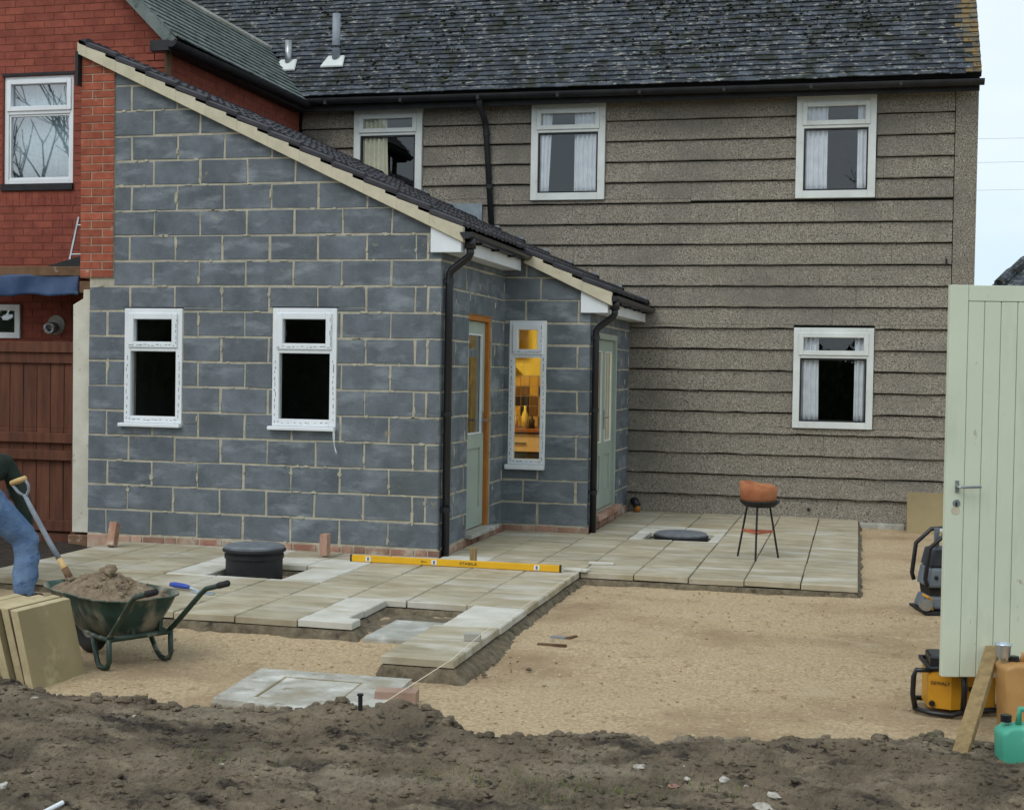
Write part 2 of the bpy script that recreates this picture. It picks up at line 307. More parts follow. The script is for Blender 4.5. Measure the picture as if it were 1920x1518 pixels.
def heightfield(name, xs, ys, hf, m, smooth=True):
    X, Y = np.meshgrid(xs, ys); Z = hf(X, Y); nx, ny = len(xs), len(ys)
    V = np.stack([X, Y, Z], -1).reshape(-1, 3); I = (np.arange(ny-1)[:, None]*nx+np.arange(nx-1)[None]).ravel()
    Q = np.stack([I, I+1, I+1+nx, I+nx], -1)
    me = bpy.data.meshes.new(name); me.vertices.add(len(V)); me.vertices.foreach_set('co', V.ravel())
    me.loops.add(Q.size); me.loops.foreach_set('vertex_index', Q.ravel().astype(np.int32)); me.polygons.add(len(Q))
    me.polygons.foreach_set('loop_start', (np.arange(len(Q))*4).astype(np.int32)); me.update(calc_edges=True); me.validate()
    me.polygons.foreach_set('use_smooth', [smooth]*len(Q)); me.materials.append(m)
    return link(name, me, (0, 0, 0))
def lump(mb, c, r, seed=0, sq=.7, mi=0, n=7):
    rg = random.Random(seed); vs = []; fs = []; c = Vector(c)
    for i in range(1, 4):
        th = math.pi*i/4
        for k in range(n):
            a = 2*math.pi*k/n; q = rg.uniform(.7, 1.15); vs.append(c+Vector((math.sin(th)*math.cos(a)*q, math.sin(th)*math.sin(a)*q, math.cos(th)*sq*q))*r)
    vs += [c+Vector((0, 0, r*sq)), c-Vector((0, 0, r*sq))]
    for i in range(2):
        for k in range(n): l = (k+1) % n; fs.append((i*n+k, (i+1)*n+k, (i+1)*n+l, i*n+l))
    for k in range(n): l = (k+1) % n; fs.append((3*n, k, l)); fs.append((3*n+1, 2*n+l, 2*n+k))
    mb.add(vs, fs, mi)
def text_mesh(body, size, m, name, fn, parent, ext=.0006):
    cu = bpy.data.curves.new('t', 'FONT'); cu.body = body; cu.size = size; cu.extrude = ext; cu.align_x = 'CENTER'; cu.align_y = 'CENTER'
    to = bpy.data.objects.new('t', cu); COL.objects.link(to); dg = bpy.context.evaluated_depsgraph_get()
    me = bpy.data.meshes.new_from_object(to.evaluated_get(dg)); mb = MB(); mb.add([v.co for v in me.vertices], [tuple(p.vertices) for p in me.polygons])
    bpy.data.objects.remove(to); bpy.data.curves.remove(cu); bpy.data.meshes.remove(me); mb.xf(fn); return mb.build(name, m, parent, recalc=False)
# ================================================================== SETTING
struct(MB().add([(-300, -300, -.24), (300, -300, -.24), (300, 300, -.24), (-300, 300, -.24)], [(0, 1, 2, 3)]).build('ground', GROUNDM, recalc=False), 'open dull green ground stretching beyond the plots')
GZ = -.13
def gz(y): return GZ+.038*float(sstep((y-7.5)/1.0))
def grav_h(X, Y): return GZ + .038*sstep((Y-7.5)/1.0) + .012*fbm(X*1.3, Y*1.3, 3, 3) + .007*fbm(X*9, Y*9, 4, 5)
xs = np.concatenate([np.arange(-14, -6.5, .25), np.arange(-6.5, 1.6, .028), np.arange(1.6, 8, .25)])
ys = np.concatenate([np.arange(5.6, 11, .024), np.arange(11, 20, .06)])
struct(heightfield('gravel_bed', xs, ys, grav_h, GRAV), 'sandy buff crushed stone levelled over the yard')
# soil in the foreground, its crest line read off the ground
crest = [(-400, 1215), (-120, 1235), (0, 1258), (50, 1285), (100, 1303), (200, 1306), (330, 1322), (450, 1324), (560, 1334), (600, 1328), (640, 1320), (690, 1336), (760, 1328), (820, 1340), (862, 1366), (900, 1384), (950, 1384), (1050, 1378), (1150, 1374), (1190, 1380), (1225, 1394), (1300, 1386), (1450, 1389), (1600, 1386), (1700, 1382), (1745, 1374), (1790, 1388), (1850, 1390), (1920, 1392), (2200, 1400)]
cp = np.array([onZ(a, b, -.075) for a, b in crest]); ce_x, ce_y = cp[:, 0], cp[:, 1]
order = np.argsort(ce_x); ce_x = ce_x[order]; ce_y = ce_y[order]
def soil_h(X, Y):
    X = np.asarray(X, float); Y = np.asarray(Y, float)
    d = np.interp(X, ce_x, ce_y)-Y + .05*fbm(X*5, Y*5, 3, 21)          # metres inside the crest
    z = np.where(d > 0, -.075, -.075-.18*sstep((-d+.0)/.14))
    rise = .045*fbm(X*1.1+3, Y*1.6, 3, 31) + .04*np.abs(fbm(X*2.6, Y*4.2, 4, 41)) + .026*fbm(X*7, Y*11, 5, 51, .6) + .018*np.abs(fbm(X*22, Y*30, 3, 61)) + .011*fbm(X*48, Y*52, 3, 63)
    rise = rise-.07*np.clip(fbm(X*3.3+7, Y*6.5, 4, 101)-.22, 0, .5)-.04*np.clip(fbm(X*8+2, Y*13, 3, 103)-.3, 0, .5)
    z = z + rise*sstep(d/.35+.25) - .02*sstep((d-.3)/1.0)
    bank = np.exp(-((X+2.15)/.55)**2)*np.exp(-((d-.12)/.12)**2)*.05     # dark ridge in front of the pad
    return z+bank
xs = np.concatenate([np.arange(-22, -4.8, .4), np.arange(-4.8, 1.4, .0105), np.arange(1.4, 14, .4)])
ys = np.concatenate([np.arange(-14, 4.3, .3), np.arange(4.3, 7.05, .0115), np.arange(7.05, 7.7, .05)])
struct(heightfield('soil', xs, ys, soil_h, SOIL, smooth=False), 'churned dark wet soil along the front of the yard')
rg = random.Random(5); mb = MB()
for i in range(5200):
    x = rg.uniform(-4.3, 1.1); y = rg.uniform(4.6, 6.75)
    if y > float(np.interp(x, ce_x, ce_y))+.05: continue
    r = rg.choice([.003, .004, .004, .005, .006, .006, .008, .01, .013, .02]); lump(mb, (x, y, float(soil_h(x, y))+r*.2), r, i, .55, n=5)
for i in range(260):
    x = rg.uniform(-4.3, 1.1); y = float(np.interp(x, ce_x, ce_y))-abs(rg.gauss(0, .10))+.02; r = rg.choice([.01, .014, .018, .026, .036]); lump(mb, (x, y, float(soil_h(x, y))+r*.15), r, i+9000, .55, n=6)
for i in range(170):
    x = rg.uniform(-4.3, 1.1); y = rg.uniform(4.7, 6.5); r = rg.choice([.016, .02, .026, .034])
    if float(fbm(x*1.4, y*2, 2, 55)) < .08: continue
    lump(mb, (x, y, float(soil_h(x, y))+r*.1), r, i+9900, .5, n=6)
tag(mb.build('soil_clods', SOIL, smooth=False), 'loose crumbly clods of dark earth scattered over the soil', None, None, 'stuff')
mb = MB()
for i in range(900):
    x = rg.uniform(-4.6, .9); y = rg.uniform(6.4, 10.7)
    if -6.4 < x < -2.2 and y > 8.0: continue
    r = rg.choice([.005, .006, .008, .01]); lump(mb, (x, y, gz(y)+.004), r, i, .6, n=5)
tag(mb.build('loose_stones', mat('buff_stone', s(192, 170, 132), s(156, 132, 100), sc=20, rough=.9, rnd=.2), smooth=False), 'small loose stones lying on the buff crushed stone', None, None, 'stuff')
mb = MB()
for i in range(420):
    x, y = rg.choice([(-1.15, 5.45), (-1.3, 5.35), (-.95, 5.5), (-1.6, 5.4), (-.6, 5.6), (-2.6, 5.4)]); x += rg.gauss(0, .16); y += rg.gauss(0, .08); z = float(soil_h(x, y)); a = rg.uniform(0, 6.3); h = rg.uniform(.015, .045); w_ = .0025
    mb.add([(x-w_*math.cos(a), y-w_*math.sin(a), z-.005), (x+w_*math.cos(a), y+w_*math.sin(a), z-.005), (x+rg.uniform(-.02, .02), y+rg.uniform(-.02, .02), z+h)], [(0, 1, 2)])
tag(mb.build('grass_tufts', GRASSM, recalc=False), 'sparse thin green weeds sprouting from the dark soil', None, None, 'stuff')

# ---- paving
pav = struct(empty('paving', (-2.1, 10.8, 0)), 'newly laid buff stone paving round the extension')
P = .433; cx = lambda k: .03-P*k
HOLES = [(-4.83, -4.215, 9.655, 10.38), (-2.0, -1.37, 13.21, 13.80), (-3.14, -2.52, 8.30, 9.02), (-3.06, -2.568, 7.9, 8.31)]
XA, XB, Y1, Y2, Y3, XL = -3.47, -2.60, 11.25, 13.44, 15.93, -6.81
rows_b = [10.82+.585*j for j in range(9)]+[15.885]
rows_f = [8.14, 8.5875, 9.035, 9.62, 10.205, 10.82]
cells = []
for j in range(len(rows_b)-1):
    for k in range(5): cells.append((cx(k+1), cx(k), rows_b[j], rows_b[j+1]))
    cells.append((cx(6), cx(5), rows_b[j], rows_b[j+1]))
    if rows_b[j] < 13.3:
        for k in (6, 7): cells.append((max(cx(k+1), XA+.03), cx(k), rows_b[j], min(rows_b[j+1], 13.40)))
for j in range(5):
    for k in range(5, 15):
        if k >= 12 and j < 2: continue
        if k == 5 and j < 2: continue
        cells.append((cx(k+1), cx(k), rows_f[j], rows_f[j+1]))
for k in range(8, 15): cells.append((cx(k+1), cx(k), 10.82, 11.215))
for a, b in ((7.28, 7.865), (7.865, 8.275), (8.275, 8.60), (8.60, 9.035)): cells.append((cx(6), cx(5), a, b))
dust = {(cx(6), 8.275), (cx(6), 8.60), (cx(9), 10.82), (cx(8), 10.82), (cx(12), 10.82)}
rg = random.Random(11); tfz = lambda u, v, w_: (u, v, w_); bed = MB()
for c in cells:
    whole = len(minus([c], HOLES)) == 1 and minus([c], HOLES)[0] == c
    for r in minus([c], HOLES):
        if r[1]-r[0] < .03 or r[3]-r[2] < .03: continue
        g = .005; r2 = (r[0]+g*rg.uniform(.6, 1.3), r[1]-g*rg.uniform(.6, 1.3), r[2]+g*rg.uniform(.5, 1), r[3]-g*rg.uniform(.5, 1))
        m = SLAB_W if (not whole or (c[0], c[2]) in dust) else SLAB
        t1, t2, dz = rg.uniform(-.004, .004), rg.uniform(-.003, .003), rg.uniform(-.0025, .0025)
        mb = MB().prism(tfz, R4(r2), -.045, 0, .006); mx_, my_ = (r[0]+r[1])/2, (r[2]+r[3])/2
        mb.xf(lambda p: (p.x, p.y, p.z+dz+(p.x-mx_)*t1*3+(p.y-my_)*t2*3)); mb.build('paving_slab', m, pav)
        bed.box(r[0]+.012, r[1]-.012 if r[1] < 0 else r[1]-.015, r[2]+.015, r[3]-.0, -.2, -.052)
bed.build('mortar_bed', DARKH, pav)
SR = np.array([r for c in cells for r in minus([c], HOLES)])
def bed_h(X, Y):
    D = np.full(X.shape, 9.0)
    for a, b, c, d in SR: D = np.minimum(D, np.hypot(np.maximum(np.maximum(a-X, X-b), 0), np.maximum(np.maximum(c-Y, Y-d), 0)))
    wd = .055+.05*fbm(X*3, Y*3, 3, 71)+.05*np.exp(-((X+2.05)/.3)**2)*np.exp(-((Y-8.3)/1.1)**2)+.03*fbm(X*15, Y*15, 2, 72)
    q = np.clip(D/np.maximum(wd, .02), 0, 1.4)
    return -.054-.075*q**1.2+(.014*fbm(X*18, Y*18, 4, 73)+.006*fbm(X*45, Y*45, 2, 75))*np.clip(q*3, 0, 1)-.1*np.clip(q-1, 0, .4)/.4
bo = heightfield('bedding_mortar', np.arange(-6.7, .3, .019), np.concatenate([np.arange(7.0, 11.2, .019), np.arange(11.2, 16, .05)]), bed_h, BED)
bo['kind'] = 'stuff'; bo.parent = pav; bo.location = -Vector(WLOC['paving'])
struct(MB().box(-2.98, -2.62, 8.12, 8.75, -.2, -.078).build('pit_floor', CONC, bevel=.01), 'grey concrete floor of the open gap in the paving')
struct(heightfield('pit_earth', np.arange(-3.13, -2.55, .02), np.arange(8.2, 9.02, .02), lambda X, Y: -.086+.012*fbm(X*12, Y*12, 4, 111)-.03*np.clip(8.4-Y, 0, .2)/.2, BED), 'dark rough earth inside the open gap in the paving')
mb = MB()
for i in range(70): lump(mb, (-2.05+abs(random.gauss(0, .14)), random.uniform(7.3, 9.2), GZ+.02), random.choice([.006, .008, .012, .02]), i, .45)
tag(mb.build('mortar_crumbs', BED), 'dark crumbs of mortar beside the narrow strip of slabs', kind='stuff')

# ================================================================== HOUSE with rendered cladding
house = tag(empty('house', (-2.5, 17, -.13)), 'two storey house clad in pebbled horizontal boards under a mossy dark tiled roof', 'house')
fy = front(Y3)
WINS = [(-6.03, -5.16, 3.64, 4.74, 4.44), (-3.81, -2.925, 3.61, 4.74, 4.42), (-.745, .125, 3.59, 4.73, 4.39), (-.725, .152, 1.01, 2.14, 1.82)]
HX0, HX1 = -9.6, 1.18
wl = MB()
for r in minus([(HX0, HX1-.002, -.2, 4.9)], [w_[:4] for w_ in WINS]): wl.tbox(fy, *r, -.22, 0)
hw = wl.build('wall', FELT, house)
rg = random.Random(3)
for k in range(21):
    z0 = .2393*k-.02 if k else -.12; z1 = .2393*(k+1)-.02-.013
    z1 = min(z1, 4.83)
    if z1-z0 < .04: continue
    x = -6.72; js = [x]
    while x < .955: x += rg.choice([1.15, 1.5, 1.9, 2.3])*rg.uniform(.9, 1.1); js.append(.957 if x > .75 else x); x = js[-1]
    for a, b in zip(js, js[1:]):
        if b-a < .15: continue
        for r in minus([(a+.0015, b-.0015, z0, z1)], [(w_[0]-.005, w_[1]+.005, w_[2]-.005, w_[3]+.03) for w_ in WINS]):
            if r[3]-r[2] < .02 or r[1]-r[0] < .02: continue
            n = max(2, int((r[1]-r[0])/.14)); amp = .0065 if z0 < 2.2 else .003; low = abs(r[2]-z0) < 1e-6
            mb = MB(); secs = []
            for i in range(n+1):
                u = r[0]+(r[1]-r[0])*i/n; dz = amp*(2*rg.random()-1)*(1 if low else 0)
                tt = lambda z: .014+.032*(1-(z-z0)/(.2393))
                secs.append([fy(u, r[2]+dz, -.002), fy(u, r[2]+dz, tt(r[2])-.004), fy(u, r[2]+dz+.008, tt(r[2])), fy(u, r[3], tt(r[3])), fy(u, r[3], -.002)])
            vs = [q for sct in secs for q in sct]; fs = []
            for i in range(n):
                for j in range(5): l = (j+1) % 5; fs.append((i*5+j, i*5+l, (i+1)*5+l, (i+1)*5+j))
            fs += [tuple(range(5)), tuple(range(n*5+4, n*5-1, -1))]
            mb.add(vs, fs).build('cladding_panel', CLAD, hw)
MB().tbox(fy, .965, HX1, -.15, 4.86, .001, .03).build('corner_panel', CLAD, house)
MB().box(HX1-.001, HX1+.02, Y3-.03, 23, -.15, 4.8).build('side_wall', CLAD, house)
MB().add([(HX1, 15.95, 4.8), (HX1, 23, 4.8), (HX1, 19.4, 8.3)], [(0, 1, 2)]).build('gable', CLAD, house, recalc=False)
# windows
def ring(mb, tf, u0, u1, v0, v1, t, w0, w1): mb.tbox(tf, u0, u0+t, v0, v1, w0, w1).tbox(tf, u1-t, u1, v0, v1, w0, w1).tbox(tf, u0+t, u1-t, v0, v0+t, w0, w1).tbox(tf, u0+t, u1-t, v1-t, v1, w0, w1)
def window(parent, tf, u0, u1, v0, v1, vt, m=UPVC, fw=.06, w_=.045, sill=None, g=GLASS, tape=0, label=None, sash=.035, lower_sash=True):
    mb = MB(); ring(mb, tf, u0, u1, v0, v1, fw, w_-.07, w_); mb.tbox(tf, u0+fw, u1-fw, vt-.022, vt+.022, w_-.07, w_+.001)
    o = mb.build('window', m, parent, bevel=.004, seg=1)
    if label: o['label'] = label
    a, b = u0+fw, u1-fw
    mb = MB(); ring(mb, tf, a-.018, b+.018, vt+.012, v1-fw+.018, sash+.018, w_-.05, w_+.016); mb.build('sash', m, o, bevel=.004, seg=1)
    if lower_sash: mb = MB(); ring(mb, tf, a+.002, b-.002, v0+fw+.002, vt-.024, .016, w_-.055, w_-.012); mb.build('sash', BLACKG if m is UPVC_O else m, o)
    MB().tbox(tf, a+sash-.006, b-sash+.006, vt+.012+sash, v1-fw-sash+.006, w_-.03, w_-.024).build('pane', g, o)
    MB().tbox(tf, a+.008, b-.008, v0+fw+.008, vt-.03, w_-.035, w_-.029).build('pane', g, o)
    if sill: MB().tbox(tf, u0-sill[0], u1+sill[1], v0-sill[2], v0-.002, -.03, w_+sill[3]).build('sill', m, o, bevel=.006, seg=2)
    if tape:
        t = MB(); rr = random.Random(tape)
        def dash(uu, vv, horiz):
            l, h = rr.uniform(.008, .034), rr.uniform(.004, .007); uu += rr.uniform(-.006, .006); vv += rr.uniform(-.006, .006)
            if not horiz: l, h = h, l*1.3
            t.tbox(tf, uu-l/2, uu+l/2, vv-h/2, vv+h/2, w_+.0005, w_+.002)
        v = v0+.04
        while v < vt-.05: dash(u0+fw*.45, v, False); dash(u1-fw*.45, v+.02, False); v += rr.uniform(.04, .07)
        u = u0+fw
        while u < u1-fw*.6: dash(u, v0+fw*.5, True); u += rr.uniform(.03, .06)
        def dash2(uu, vv, horiz):
            l, h = rr.uniform(.008, .034), rr.uniform(.004, .007); uu += rr.uniform(-.006, .006); vv += rr.uniform(-.006, .006)
            if not horiz: l, h = h, l*1.3
            t.tbox(tf, uu-l/2, uu+l/2, vv-h/2, vv+h/2, w_+.0165, w_+.018)
        v = vt+.06
        while v < v1-.07: dash2(u1-fw*.8, v, False); v += rr.uniform(.035, .06)
        u = u0+fw
        while u < u1-fw*.7: dash2(u, vt+.035, True); u += rr.uniform(.03, .05)
        t.build('film_marks', TAPE, o)['kind'] = 'stuff'
    return o
for i, w_ in enumerate(WINS):
    window(house, fy, *w_, m=UPVC_O, fw=.085 if i < 3 else .075, w_=.075, label=['upper window half hidden behind the extension roof', 'upper window beside the black downpipe', 'upper window near the end of the wall', 'ground floor window'][i])
# rooms behind
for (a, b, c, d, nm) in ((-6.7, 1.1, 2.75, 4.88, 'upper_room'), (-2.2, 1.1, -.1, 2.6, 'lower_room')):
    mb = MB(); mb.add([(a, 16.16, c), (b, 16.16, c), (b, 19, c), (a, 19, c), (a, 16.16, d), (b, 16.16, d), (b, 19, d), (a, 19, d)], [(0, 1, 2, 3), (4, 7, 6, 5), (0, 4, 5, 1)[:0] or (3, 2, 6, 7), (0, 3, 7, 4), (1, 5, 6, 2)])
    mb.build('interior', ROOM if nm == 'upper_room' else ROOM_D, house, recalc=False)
def curtain(u0, u1, v0, v1, Y, label, m=CURT, n=None, flare=0, group=None):
    n = n or max(10, int((u1-u0)/.008)); per = .055; P_ = []
    for j in range(9):
        v = v0+(v1-v0)*j/8; k = 1+flare*(1-j/8); row = []
        for i in range(n+1):
            u = u0+(u1-u0)*(i/n); d = .018*math.sin(2*math.pi*(u-u0)/per+.6*math.sin(j*.5))*(1-.3*j/8)
            row.append((u0+(u-u0)*k, Y+.1+d+.01*math.sin(u*9), v))
        P_.append(row)
    mb = MB().grid(P_); o = mb.build('curtain', m, None, smooth=True, recalc=False)
    sm = o.modifiers.new('s', 'SOLIDIFY'); sm.thickness = .003
    return tag(o, label, 'curtain', group)
YC = Y3-.115
curtain(-5.93, -5.62, 3.66, 4.66, YC, 'cream curtain in the upper window half hidden behind the extension roof', NETC, flare=.12)
curtain(-3.71, -3.56, 3.66, 4.66, YC, 'narrow white curtain at the left of the upper window beside the black downpipe', flare=-.25)
curtain(-3.30, -3.02, 3.66, 4.66, YC, 'wide white pleated curtain in the upper window beside the black downpipe')
curtain(-.66, -.40, 3.64, 4.64, YC, 'wide white pleated curtain in the upper window near the gable corner')
curtain(-.075, .05, 3.64, 4.64, YC, 'gathered narrow white curtain in the upper window near the gable corner', flare=.3)
curtain(-.64, -.45, 1.06, 2.06, YC, 'white pleated curtain on the downpipe side of the ground floor window', flare=.06)
curtain(-.055, .08, 1.06, 2.06, YC, 'white pleated curtain on the gable side of the ground floor window')
# roof
EY, EZ = 15.60, 4.87
def mroof(x, sl_, off=0): c = math.sqrt(.5); return (x, EY+sl_*c-off*c, EZ+sl_*c+off*c)    # 45 degree slope
SLN = 4.95
rb = MB().hexa([mroof(HX0, 0, -.05), mroof(1.2, 0, -.05), mroof(1.2, SLN, -.05), mroof(HX0, SLN, -.05), mroof(HX0, 0, 0), mroof(1.2, 0, 0), mroof(1.2, SLN, 0), mroof(HX0, SLN, 0)])
roof = rb.build('roof', FELT, house)
TW, GA = .167, .1
def tile_pts(x, sl_, rr):
    j = rr.uniform(-.008, .008); t = rr.uniform(.0, .007); l = .155
    a, b = x+.001, x+TW-.002
    return [mroof(a, sl_+j, .026+t), mroof(b, sl_+j, .026+t*.5), mroof(b, sl_+l, .004), mroof(a, sl_+l, .004), mroof(a, sl_+j, .037+t), mroof(b, sl_+j, .037+t*.5), mroof(b, sl_+l, .014), mroof(a, sl_+l, .014)]
rr = random.Random(2); bulk = MB(); bulk_o = MB(); cnt = 0
for r in range(49):
    sl_ = -.04+r*GA; x = 1.2-TW-(TW/2 if r % 2 else 0)+.0
    if r % 2: 
        (bulk_o).hexa([mroof(1.2-TW/2+.001, sl_, .026), mroof(1.2, sl_, .026), mroof(1.2, sl_+.155, .004), mroof(1.2-TW/2+.001, sl_+.155, .004), mroof(1.2-TW/2+.001, sl_, .042), mroof(1.2, sl_, .042), mroof(1.2, sl_+.155, .018), mroof(1.2-TW/2+.001, sl_+.155, .018)])
    while x > HX0:
        y = EY+sl_*.7071
        if not (-7.5 < x < -6.75 and y < 15.45+(-6.6-x)):
            m = TILE_O if x > 1.2-TW*1.7 else TILE
            if cnt < 300 and x < .99 and r < 6: MB().hexa(tile_pts(x, sl_, rr)).build('roof_tile', TILE, roof, recalc=False); cnt += 1
            else: (bulk_o if m is TILE_O else bulk).hexa(tile_pts(x, sl_, rr))
        x -= TW
bulk.build('roof_tiles', TILE, roof, recalc=False)['kind'] = 'stuff'
bulk_o.build('verge_tiles', TILE_O, roof, recalc=False)['kind'] = 'stuff'
mb = MB(); rg = random.Random(9)
for i in range(2600):
    x = rg.uniform(-8.2, .9); sl_ = rg.random()**.8*2.7
    dens = float(fbm(x*.6, sl_*.8, 3, 77))+.25*(1 if x < -4.5 else 0)-.15*(x > -1)
    if dens < -.06+.12*rg.random() or (x < -6.75 and EY+sl_*.7 < 15.6+(-6.5-x)): continue
    p = mroof(x, sl_, .045); lump(mb, p, rg.choice([.008, .011, .015, .024]), i, .6, n=6)
mb.build('moss', MOSS, roof, smooth=True)['kind'] = 'stuff'
MB().box(-6.6, 1.19, 15.69, 15.72, 4.70, 4.86).build('fascia', BLACKG, house)
MB().box(-6.6, 1.19, 15.72, Y3, 4.80, 4.82).build('soffit', UPVC_O, house)
def gutter(mb, a, b, r, tf=None, n=10, seg=1):
    A, B = Vector(a), Vector(b); t = (B-A).normalized(); sd_ = t.cross(Vector((0, 0, 1))).normalized(); rows = []
    prof = [(-r*math.cos(math.pi*i/n), -r*math.sin(math.pi*i/n)) for i in range(n+1)]; prof += [(x*.9, z*.9) for x, z in reversed(prof)]
    for p in (A, B): rows.append([p+sd_*x+Vector((0, 0, z)) for x, z in prof])
    m = len(prof); vs = rows[0]+rows[1]; fs = [(i, (i+1) % m, m+(i+1) % m, m+i) for i in range(m)]
    k = n+1
    fs += [tuple(range(k)), tuple(range(m+k-1, m-1, -1))]
    mb.add(vs, fs); return mb
gt = gutter(MB(), (-6.55, 15.60, 4.83), (1.23, 15.60, 4.80), .062).build('gutter', BLACKG, house)
x = -6.3
while x < 1.2: MB().box(x, x+.035, 15.535, 15.69, 4.755, 4.80).build('gutter_bracket', BLACKG, gt); x += .95
dp = MB().tube([(-4.38, 15.60, 4.78), (-4.38, 15.62, 4.70), (-4.37, 15.82, 4.56), (-4.36, 15.855, 4.45), (-4.27, 15.855, 3.24)], .036, 10).build('downpipe', BLACKG, house, smooth=True)
for z in (4.38, 3.75): MB().lathe([(.042, 0), (.042, .05)], (-4.36+(4.45-z)*.074, 15.855, z), 12).build('collar', BLACKG, dp)
MB().box(-4.90, -4.40, Y3-.058, Y3-.045, 3.36, 3.585).build('flashing_sheet', LEAD, house)
for (px, yy, h, r, nm) in ((-6.98, 16.05, .34, .045, 0), (-6.36, 16.08, .62, .05, 1)):
    z = EZ+(yy-EY)
    v = MB().tube([(px, yy, z-.05), (px, yy, z+h)], r, 12).build('vent_pipe', METAL if nm == 0 else SHAFT, house, smooth=True)
    if nm: v2 = MB().tube([(px, yy, z+h*.33), (px, yy, z+h*.36)], r*1.25, 12).build('collar', BLACKG, v)
    MB().hexa([mroof(px-.16, .50+(yy-16.05)*1.4, .05), mroof(px+.14, .50+(yy-16.05)*1.4, .05), mroof(px+.1, .74+(yy-16.05)*1.4, .05), mroof(px-.12, .74+(yy-16.05)*1.4, .05), mroof(px-.15, .51+(yy-16.05)*1.4, .065), mroof(px+.13, .51+(yy-16.05)*1.4, .065), mroof(px+.09, .73+(yy-16.05)*1.4, .065), mroof(px-.11, .73+(yy-16.05)*1.4, .065)]).build('flashing', UPVC_O, v)
# small marks at the wall foot
MB().box(.04, .52, 15.80, 15.90, -.15, -.03).build('footing', CONC, house, bevel=.008)

# ================================================================== EXTENSION
ext = tag(empty('extension', (-4.7, 13, 0)), 'unfinished grey concrete block extension with sloping dark tiled roof and white windows', 'extension')
SLP = .472; ZV = lambda x: 4.395-SLP*(x+6.904)              # underside of the verge
def blockwall(tf, u0, u1, rows, joints, holes, topline, nm='wall', core=.2, bmat=BLOCK, cmat=MORT, seed=1, wf=.004, u0f=None, c0=0):
    rg = random.Random(seed); core_mb = MB()
    for r in minus([(u0+c0, u1, 0.05, rows[-1][1])], holes):
        p = R4(r)
        if topline: p = clip(p, *topline)
        if len(p) > 2: core_mb.prism(tf, p, -core, 0)
    wo = core_mb.build(nm, cmat, ext)
    for k, (v0, v1) in enumerate(rows):
        js = joints(k, rg)
        for a, b in zip(js, js[1:]):
            g0, g1 = rg.uniform(.006, .0125), rg.uniform(.006, .0125); gz = rg.uniform(.006, .011), rg.uniform(.006, .011)
            aa = u0f(v0) if u0f else u0
            r0 = (max(a, aa)+(g0 if a > aa+.001 else 0), min(b, u1)-(g1 if b < u1-.001 else 0), v0+gz[0], v1-gz[1])
            if r0[1]-r0[0] < .02: continue
            for r in minus([r0], [(h[0]-.006, h[1]+.006, h[2]-.004, h[3]+.006) for h in holes]):
                p = R4(r)
                p = [(u+rg.uniform(-.005, .005), v+rg.uniform(-.004, .004)) for u, v in p]
                if topline: p = clip(p, *topline)
                if len(p) < 3 or area(p) < .0012: continue
                MB().prism(tf, p, -.03, wf+rg.uniform(-.001, .003), .004).build('block', bmat, wo)
    # mortar squeezed out over the joints
    sm = MB()
    for k, (v0, v1) in enumerate(rows[:-1]):
        for q in range(int((u1-u0)*2.2)):
            u = rg.uniform(u0+.02, u1-.02); ok = not any(h[0]-.05 < u < h[1]+.05 and h[2]-.08 < v0 < h[3]+.08 for h in holes)
            if topline and topline[0]*u+topline[1]*(v0+.05) > topline[2]: ok = False
            if not ok or u < (u0f(v0-.1) if u0f else u0)+.05: continue
            n = 8; L_, hh = rg.uniform(.03, .11), rg.uniform(.007, .015)
            poly = [(u+L_/2*math.cos(2*math.pi*i/n)*rg.uniform(.6, 1.1), v0+hh*math.sin(2*math.pi*i/n)*rg.uniform(.6, 1.2)) for i in range(n)]
            sm.prism(tf, poly, 0, wf+.005, .002)
        js = [j for j in joints(k, random.Random(seed+k)) if u0+.05 < j < u1-.05]
        for u in js:
            if rg.random() < .5:
                vm = rg.uniform(v0+.03, v1-.03); hh = rg.uniform(.02, .07); ww = rg.uniform(.008, .02); n = 8
                if any(h[0]-.05 < u < h[1]+.05 and h[2]-.1 < vm < h[3]+.1 for h in holes): continue
                if topline and topline[0]*u+topline[1]*(vm+.1) > topline[2]: continue
                if u < (u0f(v0-.1) if u0f else u0)+.05: continue
                poly = [(u+ww*math.cos(2*math.pi*i/n)*rg.uniform(.5, 1.2), vm+hh*math.sin(2*math.pi*i/n)*rg.uniform(.6, 1.1)) for i in range(n)]
                sm.prism(tf, poly, 0, wf+.005, .002)
    if sm.v: sm.build('mortar_smears', cmat, wo)['kind'] = 'stuff'
    return wo
CH = .2248
rowsN = lambda n: [(.06+CH*k, .06+CH*(k+1)) for k in range(n)]
def j_front(k, rg):
    js = [XA]; x = XA
    if k % 2 == 0: x -= .445; js.append(x)
    else:
        x -= .115; js.append(x); x -= .112; js.append(x); x -= .445; js.append(x)
    while x > -7.2: x -= .452+rg.uniform(-.004, .004); js.append(x)
    return sorted(js)
def j_sideA(k, rg):
    js = [Y1]; x = Y1+(.10 if k % 2 == 0 else .445); js.append(x)
    if k % 2 == 0: js.append(x+.225); x += .225
    while x < Y2+.4: x += .45; js.append(x)
    return js
def j_front2(k, rg): return [XA-.05, XA+.22, XB-.115, XB] if k % 2 else [XA-.05, XA+.37, XB-.001]
def j_sideB(k, rg): return [Y2]+[Y2+(.105 if k % 2 else .33)+.45*i for i in range(8)]
f1, sA, f2, sB = front(Y1), side(XA), front(Y2), side(XB)
WA = (-6.45, -5.878, 1.078, 2.108); WB = (-5.004, -4.406, 1.085, 2.118); WK = (-3.415, -3.035, .665, 2.104)
DA = (12.13, 12.95, .10, 2.12); DB = (13.80, 15.05, .15, 2.0)
